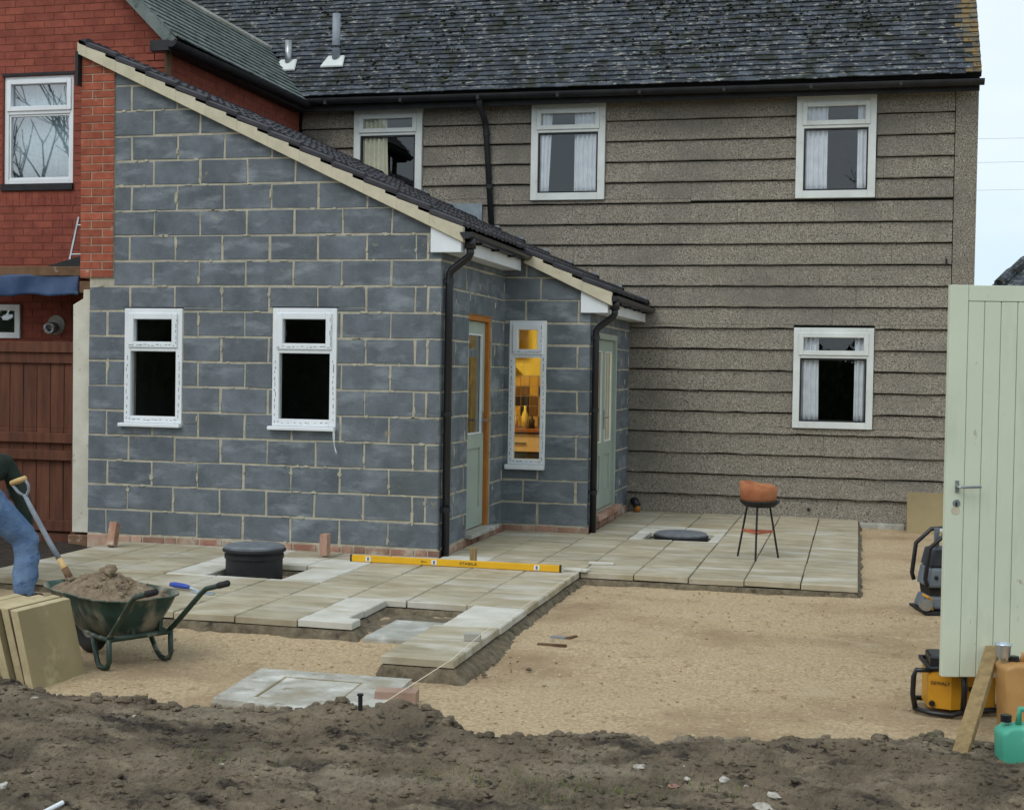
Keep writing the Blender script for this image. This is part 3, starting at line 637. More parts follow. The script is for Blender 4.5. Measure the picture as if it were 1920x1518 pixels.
blockwall(f1, XL, XA, rowsN(20), j_front, [WA, WB], (SLP, 1, 4.395-SLP*6.904+.0), seed=1, u0f=lambda v: -6.565 if v > 2.3 else XL)
blockwall(sA, Y1, Y2+.2, rowsN(12), j_sideA, [DA], None, seed=2, c0=.2)
blockwall(f2, XA-.0, XB, rowsN(12), j_front2, [WK], (SLP, 1, 4.395-SLP*6.904), seed=3)
blockwall(sB, Y2, Y3-.05, rowsN(10), j_sideB, [DB], None, seed=4, c0=.2)
# plinth
def plinth(tf, u0, u1, seed, top=.056, skip=()):
    rg = random.Random(seed); po = MB().tbox(tf, u0, u1, -.12, top-.003, -.1, .008).build('plinth', MORT, ext); u = u0
    while u < u1-.02:
        l = rg.choice([.215, .215, .215, .1025]); e = min(u+l, u1)
        if not any(a < (u+e)/2 < b for a, b in skip): MB().tbox(tf, u+.003, e-.004, -.1, top-.004+rg.uniform(-.004, .002), -.05, .015+rg.uniform(0, .003)).build('brick', PLINB, po, bevel=.003, seg=1)
        u = e+.01
plinth(f1, XL, XA+.014, 1); plinth(sA, Y1+.0, Y2, 2); plinth(f2, XA+.016, XB+.014, 3); plinth(sB, Y2, Y3-.06, 4)
# brick pier at the high end
pr = MB().prism(f1, clip([(-6.90, 2.385), (-6.568, 2.385), (-6.568, 4.6), (-6.90, 4.6)], SLP, 1, 4.395-SLP*6.904), -.22, .016).build('brick_pier', PIERM, ext)
k = 0; z = 2.385; rg = random.Random(4)
while z < 4.36:
    xs_ = [(-6.90, -6.685), (-6.675, -6.568)] if k % 2 else [(-6.90, -6.797), (-6.787, -6.568)]
    for a, b in xs_:
        p = clip([(a+.001, z+.004), (b-.001, z+.004), (b-.001, z+.068), (a+.001, z+.068)], SLP, 1, 4.395-SLP*6.904-.004)
        if len(p) > 2 and area(p) > .0006: MB().prism(f1, p, -.2, .021+rg.uniform(0, .003), .003).build('brick', PIERB, pr)
    z += .0735; k += 1
# roof
YF = Y1-.075; XE = [-2.37, -3.258]; YS = Y2-.085
dk = MB()
for (xa, xb, ya, yb) in ((-6.90, -3.29, YF+.02, 12.48), (-6.745, -3.29, 12.48, YS), (-6.745, -2.41, YS+.02, Y3-.052)):
    q = lambda x, o: ZV(x)+o
    dk.hexa([(xa, ya, q(xa, .01)), (xb, ya, q(xb, .01)), (xb, yb, q(xb, .01)), (xa, yb, q(xa, .01)), (xa, ya, q(xa, .085)), (xb, ya, q(xb, .085)), (xb, yb, q(xb, .085)), (xa, yb, q(xa, .085))])
ro = dk.build('roof', FELT, ext)
PT = .297
def rtile(xlow, xhigh, ya, yb, rr):
    t = .034; zl, zh = ZV(xlow)+.135+rr.uniform(-.003, .003), ZV(xhigh)+.095
    pts = []
    for (x, z) in ((xlow, zl), (xhigh, zh)):
        for (y, up) in ((ya, 0), (ya+.06, .016), (ya+.13, 0), (yb-.12, 0), (yb-.06, .016), (yb, 0)): pts.append((x, y, z+up))
    n = 6; vs = pts+[(x, y, z+t) for x, y, z in pts]; fs = []
    for i in range(n-1): fs += [(i, i+1, n+i+1, n+i), (2*n+i, 3*n+i, 3*n+i+1, 2*n+i+1), (i, 2*n+i, 2*n+i+1, i+1), (n+i, n+i+1, 3*n+i+1, 3*n+i)]
    fs += [(0, n, 3*n, 2*n), (n-1, 2*n+n-1, 3*n+n-1, n+n-1)]
    MB().add(vs, fs).build('roof_tile', TILE_N, ro, recalc=False)
rr = random.Random(6)
for i in range(16):
    xl = XE[0]-PT*i; xh = xl-.40
    if i >= 3:
        y = YF
        while y < YS-.05:
            lim = -6.90 if y < 12.45 else -6.748
            if xl > lim+.05: rtile(xl, max(xh, lim), y, min(y+.292, YS-.002) if y+.6 < YS else YS-.002, rr)
            y += .294
            if YS-y < .28 and YS-y > 0: break
    y = YS
    while y < Y3-.1:
        if xl > -6.70: rtile(xl, max(xh, -6.748), y, min(y+.292, Y3-.055), rr)
        y += .294
def verge(Y, x0, x1, i0):
    i = i0
    while True:
        xl = XE[0]-PT*i; xh = max(xl-PT, x0)
        if xl <= x0+.02: break
        MB().hexa([(xh, Y, ZV(xh)), (xl, Y, ZV(xl)), (xl, Y+.06, ZV(xl)), (xh, Y+.06, ZV(xh)), (xh, Y, ZV(xh)+.098), (xl, Y, ZV(xl)+.132), (xl, Y+.06, ZV(xl)+.132), (xh, Y+.06, ZV(xh)+.098)]).build('verge_piece', CREAM, vg, bevel=.003, seg=1)
        i += 1
vg = MB().hexa([(-6.89, Y1-.05, ZV(-6.89)+.003), (-3.27, Y1-.05, ZV(-3.27)+.003), (-3.27, Y1+.0, ZV(-3.27)+.003), (-6.89, Y1+.0, ZV(-6.89)+.003), (-6.89, Y1-.05, ZV(-6.89)+.09), (-3.27, Y1-.05, ZV(-3.27)+.09), (-3.27, Y1, ZV(-3.27)+.09), (-6.89, Y1, ZV(-6.89)+.09)]).build('verge', CREAM, ext)
verge(YF-.0, -6.915, 0, 3)
vg = MB().hexa([(-3.3, Y2-.05, ZV(-3.3)+.003), (-2.39, Y2-.05, ZV(-2.39)+.003), (-2.39, Y2+.0, ZV(-2.39)+.003), (-3.3, Y2+.0, ZV(-3.3)+.003), (-3.3, Y2-.05, ZV(-3.3)+.09), (-2.39, Y2-.05, ZV(-2.39)+.09), (-2.39, Y2, ZV(-2.39)+.09), (-3.3, Y2, ZV(-3.3)+.09)]).build('verge', CREAM, ext)
verge(YS-.0, -3.27, 0, 0)
MB().box(-6.935, -6.905, YF, Y1+.06, 4.12, 4.42).build('verge_end', BLACKG, ext)
# eaves boxes, fascias, gutters, downpipes
def eave(xw, ya, yb, zt, drop):
    xo = xw+.185
    MB().hexa([(xw-.085, ya-.045, zt-drop), (xo, ya-.045, zt-drop), (xo, ya+.0, zt-drop), (xw-.085, ya+.0, zt-drop), (xw-.085, ya-.045, ZV(xw-.085)-.002), (xo, ya-.045, ZV(xo)-.002), (xo, ya, ZV(xo)-.002), (xw-.085, ya, ZV(xw-.085)-.002)]).build('eaves_box_end', UPVC, ext, bevel=.004)
    MB().box(xo-.02, xo-.001, ya+.001, yb, zt-drop+.001, ZV(xo)+.02).build('fascia', UPVC, ext)
    MB().box(xw+.002, xo-.021, ya+.001, yb, zt-drop+.004, zt-drop+.016).build('soffit', UPVC, ext)
    gz = ZV(xo)+.075; gx = xo+.055
    g = gutter(MB(), (gx, ya-.08, gz), (gx, yb+.02, gz-.01), .056).build('gutter', BLACKP, ext)
    y = ya+.35
    while y < yb: MB().box(gx-.06, gx+.02, y, y+.03, gz-.075, gz-.052).build('gutter_bracket', BLACKP, g); y += .6
    px, py = xw+.052, ya+.075
    MB().lathe([(.05, 0), (.045, .09)], (gx, ya+.05, gz-.13), 14).build('outlet', BLACKP, g, smooth=True)
    d = MB().tube([(gx, ya+.05, gz-.1), (gx, ya+.052, gz-.17), (gx-.015, ya+.055, gz-.2), (px+.02, py, gz-.31), (px, py, gz-.345), (px, py, gz-.42), (px, py, 0.0)], .034, 14).build('downpipe', BLACKP, ext, smooth=True)
    for z in (gz-.43, 1.2, .38): MB().lathe([(.04, 0), (.04, .045)], (px, py, z), 14).build('collar', BLACKP, d); MB().box(xw-.001, px-.02, py-.035, py+.035, z+.008, z+.034).build('bracket', BLACKP, d)
eave(XA, Y1, Y2-.1, 2.80, .205)
eave(XB, Y2, Y3-.06, 2.385, .20)
# stepped lead flashing against the house wall and the wing
mb = MB()
for i in range(10):
    x = XE[0]-.02-PT*i; mb.box(x-.30, x-.012, Y3-.062, Y3-.052, ZV(x)+.13, ZV(x-.30)+.075)
mb.build('flashing', LEAD, ext)
# windows
wa = window(ext, f1, *WA, 1.745, sill=(.035, .002, .035, .05), w_=.012, fw=.062, tape=3, label='white window filmed with protective tape, closest to the brick pier', lower_sash=False)
wb = window(ext, f1, *WB, 1.745, sill=(.025, .002, .035, .05), w_=.012, fw=.062, tape=4, label='white window filmed with protective tape, closest to the downpipe', lower_sash=False)
wk = window(ext, f2, *WK, 1.755, sill=(.02, .004, .05, .05), w_=.012, fw=.055, tape=5, g=GLASS_K, label='tall narrow window lit yellow from inside', lower_sash=False)
for w3, WW in ((wa, WA), (wb, WB)): MB().tbox(f1, WW[0]-.006, WW[1]+.006, WW[3]+.001, WW[3]+.012, -.05, .006).build('lintel_edge', IRON, w3)
# doors
def door(tf, D, rec, leaves, gl0, jm, name):
    u0, u1, v0, v1 = D; mb = MB(); t = .055
    mb.tbox(tf, u0, u0+t, v0, v1, -rec-.04, -rec+.05).tbox(tf, u1-t, u1, v0, v1, -rec-.04, -rec+.05).tbox(tf, u0+t, u1-t, v1-t, v1, -rec-.04, -rec+.05)
    o = mb.build('door', jm, ext, bevel=.003, seg=1)
    wd = (u1-u0-2*t)/leaves
    for i in range(leaves):
        a, b = u0+t+wd*i+.003, u0+t+wd*(i+1)-.003; c, d = v0+.01, v1-t-.003; sw = .11 if leaves == 1 else .10
        lf = MB().tbox(tf, a, a+sw, c, d, -rec-.03, -rec+.012).tbox(tf, b-sw, b, c, d, -rec-.03, -rec+.012).tbox(tf, a+sw, b-sw, d-.12, d, -rec-.03, -rec+.012).tbox(tf, a+sw, b-sw, c, c+.18, -rec-.03, -rec+.012).tbox(tf, a+sw, b-sw, gl0-.14, gl0, -rec-.03, -rec+.012).build('leaf', DGREEN, o, bevel=.003, seg=1)
        MB().tbox(tf, a+sw, b-sw, gl0, d-.12, -rec-.012, -rec-.006).build('pane', GLASS, o)
        MB().tbox(tf, a+sw, b-sw, c+.18, gl0-.14, -rec-.02, -rec-.008).build('panel', DGREEN, o)
        be = MB(); ring(be, tf, a+sw-.002, b-sw+.002, gl0-.002, d-.118, .014, -rec, -rec+.018); be.build('highlight_bead', UPVC, o)  # white bead colour stands in for bright highlights along the glass edges
        hy = a+.05 if (leaves == 2 and i == 1) else b-.05
        if leaves == 2 and i == 0: continue
        h = MB().tbox(tf, hy-.02, hy+.02, 1.0, 1.2, -rec+.012, -rec+.02).tube([tf(hy, 1.12, -rec+.02), tf(hy, 1.12, -rec+.06), tf(hy-.11, 1.12, -rec+.065)], .009, 8).build('handle', METAL, o)
    return o
door(sA, DA, .065, 1, 1.0, OAK, 'd').__setitem__('label', 'sage green half glazed door in an orange wooden frame')
door(sB, DB, .045, 2, .86, DGREEN, 'd').__setitem__('label', 'sage green glazed double doors')
MB().tbox(sA, DA[0]-.05, DA[1]+.12, .058, .098, -.12, .075).build('door_step', CONC, ext, bevel=.006)
MB().tbox(sB, DB[0]-.05, DB[1]+.1, .085, .145, -.12, .075).build('door_step', PLINB, ext, bevel=.006)
# inside of the extension
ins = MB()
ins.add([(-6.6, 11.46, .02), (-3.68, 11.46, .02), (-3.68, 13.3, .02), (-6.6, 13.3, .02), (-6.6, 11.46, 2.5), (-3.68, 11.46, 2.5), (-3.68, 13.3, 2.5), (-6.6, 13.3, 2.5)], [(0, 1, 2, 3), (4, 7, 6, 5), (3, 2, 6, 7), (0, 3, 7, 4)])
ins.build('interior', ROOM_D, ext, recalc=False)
kt = MB()
kt.add([(-5.6, 13.66, .02), (-2.81, 13.66, .02), (-2.81, 15.88, .02), (-5.6, 15.88, .02), (-5.6, 13.66, 2.25), (-2.81, 13.66, 2.25), (-2.81, 15.88, 2.25), (-5.6, 15.88, 2.25)], [(0, 1, 2, 3), (4, 7, 6, 5), (3, 2, 6, 7), (0, 3, 7, 4)])
kt.build('kitchen_interior', KWALL, ext, recalc=False)
MB().box(-5.6, XA-.002, 13.46, 13.66, .0, 2.9).build('light_stop_wall', ROOM_D, ext)  # added unseen wall, keeps kitchen lamp light out of the dark room
lk = bpy.data.lights.new('kitchen_lamp', 'POINT'); lk.energy = 45; lk.color = (1, .87, .47); lk.shadow_soft_size = .12
lko = bpy.data.objects.new('kitchen_lamp', lk); COL.objects.link(lko); lko.location = (-4.35, 14.5, 2.05)
tag(MB().lathe([(.0, .03), (.10, .0), (.11, -.04), (.07, -.075), (0, -.08)], (-4.35, 14.5, 2.22), 16).build('ceiling_lamp', mat('lamp_glow', (1, .8, .45, 1), emit=4), None, smooth=True), 'glowing round ceiling lamp inside the yellow kitchen', 'lamp')
# kitchen things
wt = tag(empty('kitchen_counter', (-4.0, 15.55, .02)), 'kitchen counter with orange brown worktop seen through the lit window', 'counter')
MB().box(-5.0, -3.0, 15.28, 15.86, .90, .94).build('worktop', KWOOD, wt, bevel=.005)
for i in range(4):
    a = -5.0+.5*i; MB().box(a+.01, a+.49, 15.32, 15.86, .10, .66).build('cupboard_door', KDARK, wt); dr = MB().box(a+.01, a+.49, 15.32, 15.86, .68, .88).build('drawer', KPEACH, wt); MB().box(a+.18, a+.32, 15.30, 15.32, .77, .785).build('handle', METAL, dr)
sp = tag(MB().box(-4.75, -3.55, 15.845, 15.875, .945, 1.55).build('splashback', PIERM, None), 'mosaic tiled splashback behind the kitchen counter', 'splashback')
rg = random.Random(8)
for i in range(11):
    for j in range(5): MB().box(-4.74+.108*i, -4.74+.108*i+.1, 15.838, 15.85, .955+.118*j, .955+.118*j+.11).build('tile', rg.choice([KT[0], KT[1], KT[1], KT[2]]), sp)
for i, (x, h, m, lb) in enumerate(((-3.98, .24, KT[1], 'tall ochre bottle on the kitchen counter'), (-3.86, .19, KPEACH, 'squat peach jar on the kitchen counter'), (-3.74, .26, KWALL, 'yellow bottle on the kitchen counter'), (-3.66, .15, KT[0], 'short dark jar on the kitchen counter'))):
    tag(MB().lathe([(.036, 0), (.038, h*.6), (.014, h*.8), (.014, h)], (x, 15.5, .94), 12).build('bottle', m, None, smooth=True), lb, 'bottle')
sh = tag(MB().box(-4.8, -3.95, 15.62, 15.87, 1.62, 1.645).build('kitchen_shelf', KPEACH, None), 'pale shelf above the mosaic tiles in the kitchen', 'shelf')
tag(MB().box(-4.7, -3.93, 15.52, 15.87, 1.80, 2.2).build('wall_cupboard', KT[2], None, bevel=.004), 'brown wall cupboard high in the lit kitchen', 'cupboard')
# ================================================================== RED BRICK HOUSE on the left
rh = tag(empty('red_brick_house', (-8.3, 14, -.13)), 'red brick house with white window and weathered gable roof beside the block extension', 'house')
YW, XW = 12.5, -6.755
fw_, sw_ = front(YW), side(XW)
RW = (-8.575, -7.772, 3.43, 4.525); RS = (-8.75, -8.35, 1.85, 2.195)
mb = MB(); gcl = (1, 1, -6.60+4.80)      # gable slope x+z <= c
for r in minus([(-10.5, XW-.002, -.2, 7.5)], [RW, RS]):
    p = clip(R4(r), *gcl) if False else R4(r)
    mb.prism(fw_, clip(p, 1, 1, XW+4.95), -.2, 0) if len(clip(p, 1, 1, XW+4.95)) > 2 else None
rw = mb.build('wall', MORT_D, rh)
rg = random.Random(12); n = 0; bulk = MB(); bulk2 = MB(); k = 0; z = -.1
while z < 5.5:
    x = XW - (.1125 if k % 2 else 0) - 0; js = [XW]
    if k % 2: js.append(XW-.1125)
    while js[-1] > -8.9: js.append(js[-1]-.225)
    for b, a in zip(js, js[1:]):
        holes = [(h[0]-.01, h[1]+.01, h[2]-.08 if h is RW else h[2]-.01, h[3]+.01) for h in (RW, RS)]
        for r in minus([(a+.005, b-.005, z+.005, z+.07)], holes):
            if r[1]-r[0] < .02 or r[3]-r[2] < .02: continue
            p = clip(R4(r), 1, 1, XW+4.94)
            if len(p) < 3 or area(p) < .0006: continue
            vis = 2.5 < z < 5.35 and a > -8.75 and not (b > -6.95 and z < 4.2)
            vis2 = 1.75 < z < 2.3 and a > -8.5 and b < -7.2
            if (vis or vis2) and n < 300: MB().prism(fw_, p, -.02, .003+rg.uniform(0, .0015)).build('brick', RED, rw); n += 1
            else: bulk.prism(fw_, p, -.02, .003)
    z += .075; k += 1
bulk.build('bricks', RED, rw)['kind'] = 'stuff'
# soldier course under the window
so_ = MB(); x = RW[0]-.02
while x < RW[1]+.02: so_.tbox(fw_, x, min(x+.064, RW[1]+.03), RW[2]-.225, RW[2]-.085, .0, .006); x += .074
so_.build('soldier_course', RED, rw)
sd_w = MB().tbox(sw_, YW, Y3-.05, -.1, 4.75, -.2, 0).build('side_wall', MORT_D, rh)
z = 2.6; k = 0
while z < 4.74:
    y = YW-(.1125 if k % 2 else 0)
    while y < Y3-.06:
        a, b = max(y, YW-.003), min(y+.215, Y3-.055)
        if b-a > .02: bulk2.tbox(sw_, a, b, z+.005, min(z+.07, 4.748), -.02, .003)
        y += .225
    z += .075; k += 1
bulk2.build('bricks', RED, sd_w)['kind'] = 'stuff'
window(rh, fw_, *RW, 4.16, m=UPVC, fw=.05, w_=-.02, g=GLASS_R, label='white window reflecting bare trees', sash=.03)
MB().tbox(fw_, RW[0]-.012, RW[1]+.012, RW[2]-.07, RW[2]-.004, -.05, .03).build('window_sill', IRON, rh)
MB().tbox(fw_, RW[0]-.012, RW[1]+.012, RW[3]+.002, RW[3]+.03, -.03, .012).build('window_head', IRON, rh)
window(rh, fw_, *RS, 2.17, m=UPVC, fw=.05, w_=.02, label='small white window above the brown gate', lower_sash=False, g=GLASS_R) if False else None
mb = MB(); ring(mb, fw_, *RS, .06, -.05, .03); sw3 = mb.build('window', UPVC, rh, bevel=.003); MB().tbox(fw_, RS[0]+.06, RS[1]-.06, RS[2]+.06, RS[3]-.06, -.02, -.014).build('pane', GLASS_R, sw3)
mb = MB(); mb.add([(-8.8, 12.72, 1.5), (-7.5, 12.72, 1.5), (-7.5, 14, 1.5), (-8.8, 14, 1.5), (-8.8, 12.72, 4.7), (-7.5, 12.72, 4.7), (-7.5, 14, 4.7), (-8.8, 14, 4.7)], [(0, 1, 2, 3), (4, 7, 6, 5), (3, 2, 6, 7), (0, 3, 7, 4), (1, 5, 6, 2)]); mb.build('interior', ROOM, rh, recalc=False)
tag(MB().grid([[(u, 12.64+.004*math.sin(u*90), v) for u in np.linspace(RW[0]+.03, RW[1]-.03, 40)] for v in (RW[2]+.05, 3.8, 4.49)]).build('net_curtain', mat('pale_blind', s(150, 176, 184), s(176, 196, 202), sc=30, rough=.9), None, smooth=True, recalc=False), 'pale net curtain drawn across the red house window', 'curtain').modifiers.new('s', 'SOLIDIFY').thickness = .002
# flue terminal
fl = MB().lathe([(.10, 0), (.10, .012)], (-7.94, YW-.004, 1.99), 20, axis=(0, -1, 0)).build('flue', CONC, rh)
MB().lathe([(.05, 0), (.05, .09), (.062, .09), (.062, .13), (.03, .13), (.03, .07)], (-7.96, YW-.016, 1.97), 16, axis=(0.2, -1, -.15)).build('pipe', METAL, fl, smooth=True)
# wing roof
EX, EZW = -6.56, 4.80
c_ = math.sqrt(.5)
def wr(y, sl_, off=0): return (EX-sl_*c_+off*c_, y, EZW+sl_*c_+off*c_)
wroof = MB().hexa([wr(12.3, 0, -.06), wr(16.9, 0, -.06), wr(16.9, 1.2, -.06), wr(12.3, 1.2, -.06), wr(12.3, 0, 0), wr(16.9, 0, 0), wr(16.9, 1.2, 0), wr(12.3, 1.2, 0)]).build('roof', FELT, rh)
bt = MB(); rr = random.Random(3)
for r in range(12):
    sl_ = -.03+.1*r; y = 12.28-(TW/2 if r % 2 else 0)
    while y < 16.6:
        a, b = max(y, 12.28), y+TW-.003
        if b < 15.62+sl_*c_+.2:
            t = rr.uniform(0, .005); bt.hexa([wr(a, sl_, .024+t), wr(b, sl_, .024), wr(b, sl_+.155, .004), wr(a, sl_+.155, .004), wr(a, sl_, .04+t), wr(b, sl_, .04), wr(b, sl_+.155, .018), wr(a, sl_+.155, .018)])
        y += TW
bt.build('roof_tiles', TILE_W, wroof, recalc=False)['kind'] = 'stuff'
MB().tube([wr(12.28, 1.17, .02), wr(16.4, 1.17, .02)], .05, 8).build('ridge', CONC, wroof)
MB().hexa([wr(12.26, -.05, -.09), wr(12.3, -.05, -.09), wr(12.3, 1.2, -.09), wr(12.26, 1.2, -.09), wr(12.26, -.05, .012), wr(12.3, -.05, .012), wr(12.3, 1.2, .012), wr(12.26, 1.2, .012)]).build('verge', TILE_W, wroof)
MB().box(-6.74, -6.60, 12.30, 15.70, 4.70, 4.78).build('fascia', BLACKG, rh)
g = gutter(MB(), (-6.545, 12.22, 4.745), (-6.545, 15.66, 4.80), .06).build('gutter', BLACKG, rh)
MB().box(-6.78, -6.58, 12.24, 12.30, 4.66, 4.76).build('gutter_bracket', BLACKG, g)
MB().tube([(-6.70, 12.46, 4.74), (-6.70, 12.46, 3.6)], .036, 10).build('downpipe', OLDB, rh, smooth=True)
# ---- left side clutter
wp = tag(MB().prism(front(11.30), [(-7.005, .05), (-6.818, .05), (-6.812, 2.28), (-6.90, 2.28), (-6.905, 2.2), (-7.012, 2.14)], -.25, 0, .006).build('white_wall_end', WHITEW, None), 'narrow whitewashed wall end beside the block extension', 'wall')
tag(MB().box(-7.02, -6.82, 11.26, 11.6, -.16, .03).build('brick_footing', OLDB, None, bevel=.008), 'low brick footing under the whitewashed wall end', 'footing')
fe = tag(empty('gate', (-7.6, 11.42, -.1)), 'brown stained timber gate with vertical boards and rails', 'gate')
x = -8.6
while x < -7.1:
    MB().box(x, min(x+.138, -7.06), 11.42, 11.44, .02, 1.0).build('board', BROWN, fe, bevel=.003, seg=1); MB().box(x, min(x+.138, -7.06), 11.42, 11.44, 1.0, 1.72).build('board', BROWN, fe, bevel=.003, seg=1); x += .143
for (a, b, d) in ((1.70, 1.80, .05), (1.60, 1.70, .025), (.86, .95, .045), (.70, .79, .05), (.04, .14, .04)): MB().box(-8.6, -7.045, 11.42-d, 11.42-.001, a, b).build('rail', BROWN, fe, bevel=.005)
MB().box(-7.058, -7.018, 11.36, 11.46, .0, 1.62).build('post', BROWN, fe, bevel=.004)
MB().tube([(-7.06, 11.36, .86), (-6.98, 11.33, .87), (-6.95, 11.33, .85)], .008, 6).build('latch', IRON, fe)
MB().box(-8.6, -7.03, 11.40, 11.46, -.14, .018).build('gravel_board', BROWN, fe)
le = tag(empty('lean_to_roof', (-7.8, 12.1, 2.4)), 'rough timber edged lean-to roof below the red house window', 'roof')
MB().box(-8.9, -7.20, 11.78, 12.48, 2.47, 2.50).build('deck', OLDB, le)
MB().box(-8.9, -7.18, 11.72, 11.77, 2.435, 2.525).build('edge_board', OLDB, le, bevel=.006)
MB().hexa([(-7.72, 11.9, 2.51), (-7.0, 11.9, 2.51), (-7.0, 11.95, 2.51), (-7.72, 11.95, 2.51), (-7.66, 11.9, 2.545), (-7.0, 11.9, 2.72), (-7.0, 11.95, 2.72), (-7.66, 11.95, 2.545)]).build('sloping_board', BLACKG, le)
MB().box(-7.17, -6.95, 11.66, 11.72, 2.27, 2.38).build('joist_end', OLDB, le, bevel=.005)
P_ = []
for j in range(9):
    v = j/8; P_.append([(x, 11.725-.01*math.sin(x*7+v*3)-.016*v*abs(math.sin(x*8.5))-.008*v*math.sin(x*31+v*2), 2.45-v*(.215-.035*(x+8)+.012*math.sin(x*5)+.008*math.sin(x*14))) for x in np.linspace(-8.8, -7.21, 50)])
o = MB().grid(P_).build('tarpaulin', TARP, None, smooth=True, recalc=False); o.modifiers.new('s', 'SOLIDIFY').thickness = .003
tag(o, 'blue tarpaulin hanging from the lean-to roof edge', 'tarpaulin')
la = tag(empty('ladder', (-7.2, 12.0, 2.5)), 'pale metal ladder top leaning behind the brick pier', 'ladder')
for off in (0, .30): MB().tube([(-7.54+off, 12.05, 2.51), (-7.545+off, 12.25, 3.05)], .013, 8).build('rail', METAL, la)
for t in (.3, .85): MB().tube([(-7.54, 12.05+.2*t, 2.51+.54*t), (-7.24, 12.05+.2*t, 2.51+.54*t)], .009, 8).build('rung', METAL, la)

# ================================================================== RIGHT: door, shed, tools
E3 = np.array([.970, .244, 0]); N3 = np.array([-.244, .970, 0])
def loc(o3, e, n, z): o3 = np.array(o3); q = o3+E3*e+N3*n; return (q[0], q[1], o3[2]+z)
D0 = (.437, 7.262, .093)
tfd = lambda u, v, w_: loc(D0, u, -w_, v)
dr = tag(empty('shed_door', (.8, 7.35, .09)), 'pale green tongue and groove boarded door standing open', 'door')
DW, DHT = .762, 1.978
u = .092; MB().tbox(tfd, 0, .0905, 0, DHT, -.042, 0).build('stile', DOORG, dr, bevel=.003); 
while u < DW-.1:
    e = min(u+.083, DW-.092); MB().tbox(tfd, u+.0012, e-.0012, .0, DHT-.0815, -.03, -.002).build('board', DOORG, dr, bevel=.0035, seg=1); u = e
MB().tbox(tfd, .092, DW-.092, DHT-.08, DHT, -.042, 0).build('top_rail', DOORG, dr, bevel=.003)
MB().tbox(tfd, DW-.0905, DW, 0, DHT, -.042, 0).build('stile', DOORG, dr, bevel=.003)
hv = .965
h = MB().tbox(tfd, .045, .063, hv-.03, hv+.03, .0005, .006).tube([tfd(.054, hv, .005), tfd(.054, hv, .045), tfd(.065, hv, .052), tfd(.16, hv+.004, .05)], .0075, 8).build('handle', METAL, dr, smooth=False)
k_ = MB().lathe([(.02, 0), (.018, .004), (.006, .004)], tfd(.054, hv-.085, 0), 14, axis=tuple(-N3)).build('escutcheon', METAL, dr); MB().tbox(tfd, .049, .057, hv-.10, hv-.08, .004, .0055).build('keyhole', BLACKP, k_)
MB().lathe([(.022, 0), (.022, .002)], tfd(.05, hv-.12, 0), 14, axis=tuple(-N3)).build('filler_patch', CREAM, dr)
sh = tag(empty('shed', (2.2, 8.6, 0)), 'small pale green timber shed carrying the open door', 'shed')
MB().box(1.30, 3.2, 7.62, 9.6, .06, 2.2).build('wall', DOORG, sh); MB().box(1.2, 3.35, 7.5, 9.75, 2.205, 2.28).build('roof', FELT, sh); MB().box(1.22, 1.29, 7.46, 7.61, -.05, 2.2).build('door_post', DOORG, sh); MB().box(1.3, 3.2, 7.64, 9.58, -.2, .058).build('base', CONC, sh)
# site radio
R0 = loc((.422, 7.282, GZ), .045, .06, 0)
ra = tag(empty('site_radio', R0), 'yellow and black caged site radio on the ground behind the open door', 'radio')
pl = [(-.058, .055), (.043, 0), (.29, .06), (.29, .26), (-.03, .26)]
body = MB().prism(lambda u, v, w_: loc(R0, u, v, w_), pl, .035, .245, .012).build('body', YELR, ra)
MB().prism(lambda u, v, w_: loc(R0, u, v, w_), [(-.05, .06), (.04, .012), (.28, .07), (.28, .25), (-.02, .25)], .245, .30, .01).build('top_panel', BLACKP, ra)
L = lambda *p: [loc(R0, *q) for q in p]
cg = MB().tube(L((-.12, .07, .025), (-.06, .01, .017), (.035, -.035, .015), (.10, -.02, .03), (.31, .05, .03), (.32, .28, .03), (-.06, .28, .03)), .014, 8, closed=True).build('cage', BLACKP, ra, smooth=True)
MB().tube(L((-.12, .07, .03), (-.135, .065, .1), (-.132, .065, .19), (-.12, .065, .225), (-.05, .05, .228)), .0135, 8).build('handle', BLACKP, ra, smooth=True)
MB().tube(L((.10, -.02, .03), (.105, -.018, .14), (.10, -.015, .25)), .015, 8).build('cage_post', BLACKP, ra, smooth=True)
MB().tube(L((.31, .05, .03), (.315, .05, .14), (.31, .05, .25)), .015, 8).build('cage_post', BLACKP, ra, smooth=True)
MB().tube(L((-.05, .05, .23), (.03, .0, .255), (.10, -.012, .255), (.31, .05, .255), (.31, .27, .255), (-.04, .27, .25)), .014, 8, closed=True).build('cage', BLACKP, ra, smooth=True)
MB().tbox(lambda u, v, w_: loc(R0, u, .02-.0+(u-.06)*.24-w_, v), .06, .10, .115, .13, 0, .012).build('vent', BLACKP, body)
MB().tbox(lambda u, v, w_: loc(R0, u, .013+(u-.10)*.24-w_, v), .14, .19, .13, .15, 0, .012).build('vent', BLACKP, body)
MB().lathe([(.016, 0), (.014, .012)], loc(R0, -.045, .035, .06), 12, axis=tuple(-N3)).build('knob', BLACKP, ra)
_a = np.array([.101, -.055]); _a = _a/np.linalg.norm(_a)
text_mesh('DEWALT', .024, BLACKP, 'lettering', lambda p: loc(R0, -.0075+p.x*_a[0]+.0, .0275+p.x*_a[1]-.0055-p.z, .165+p.y), body)
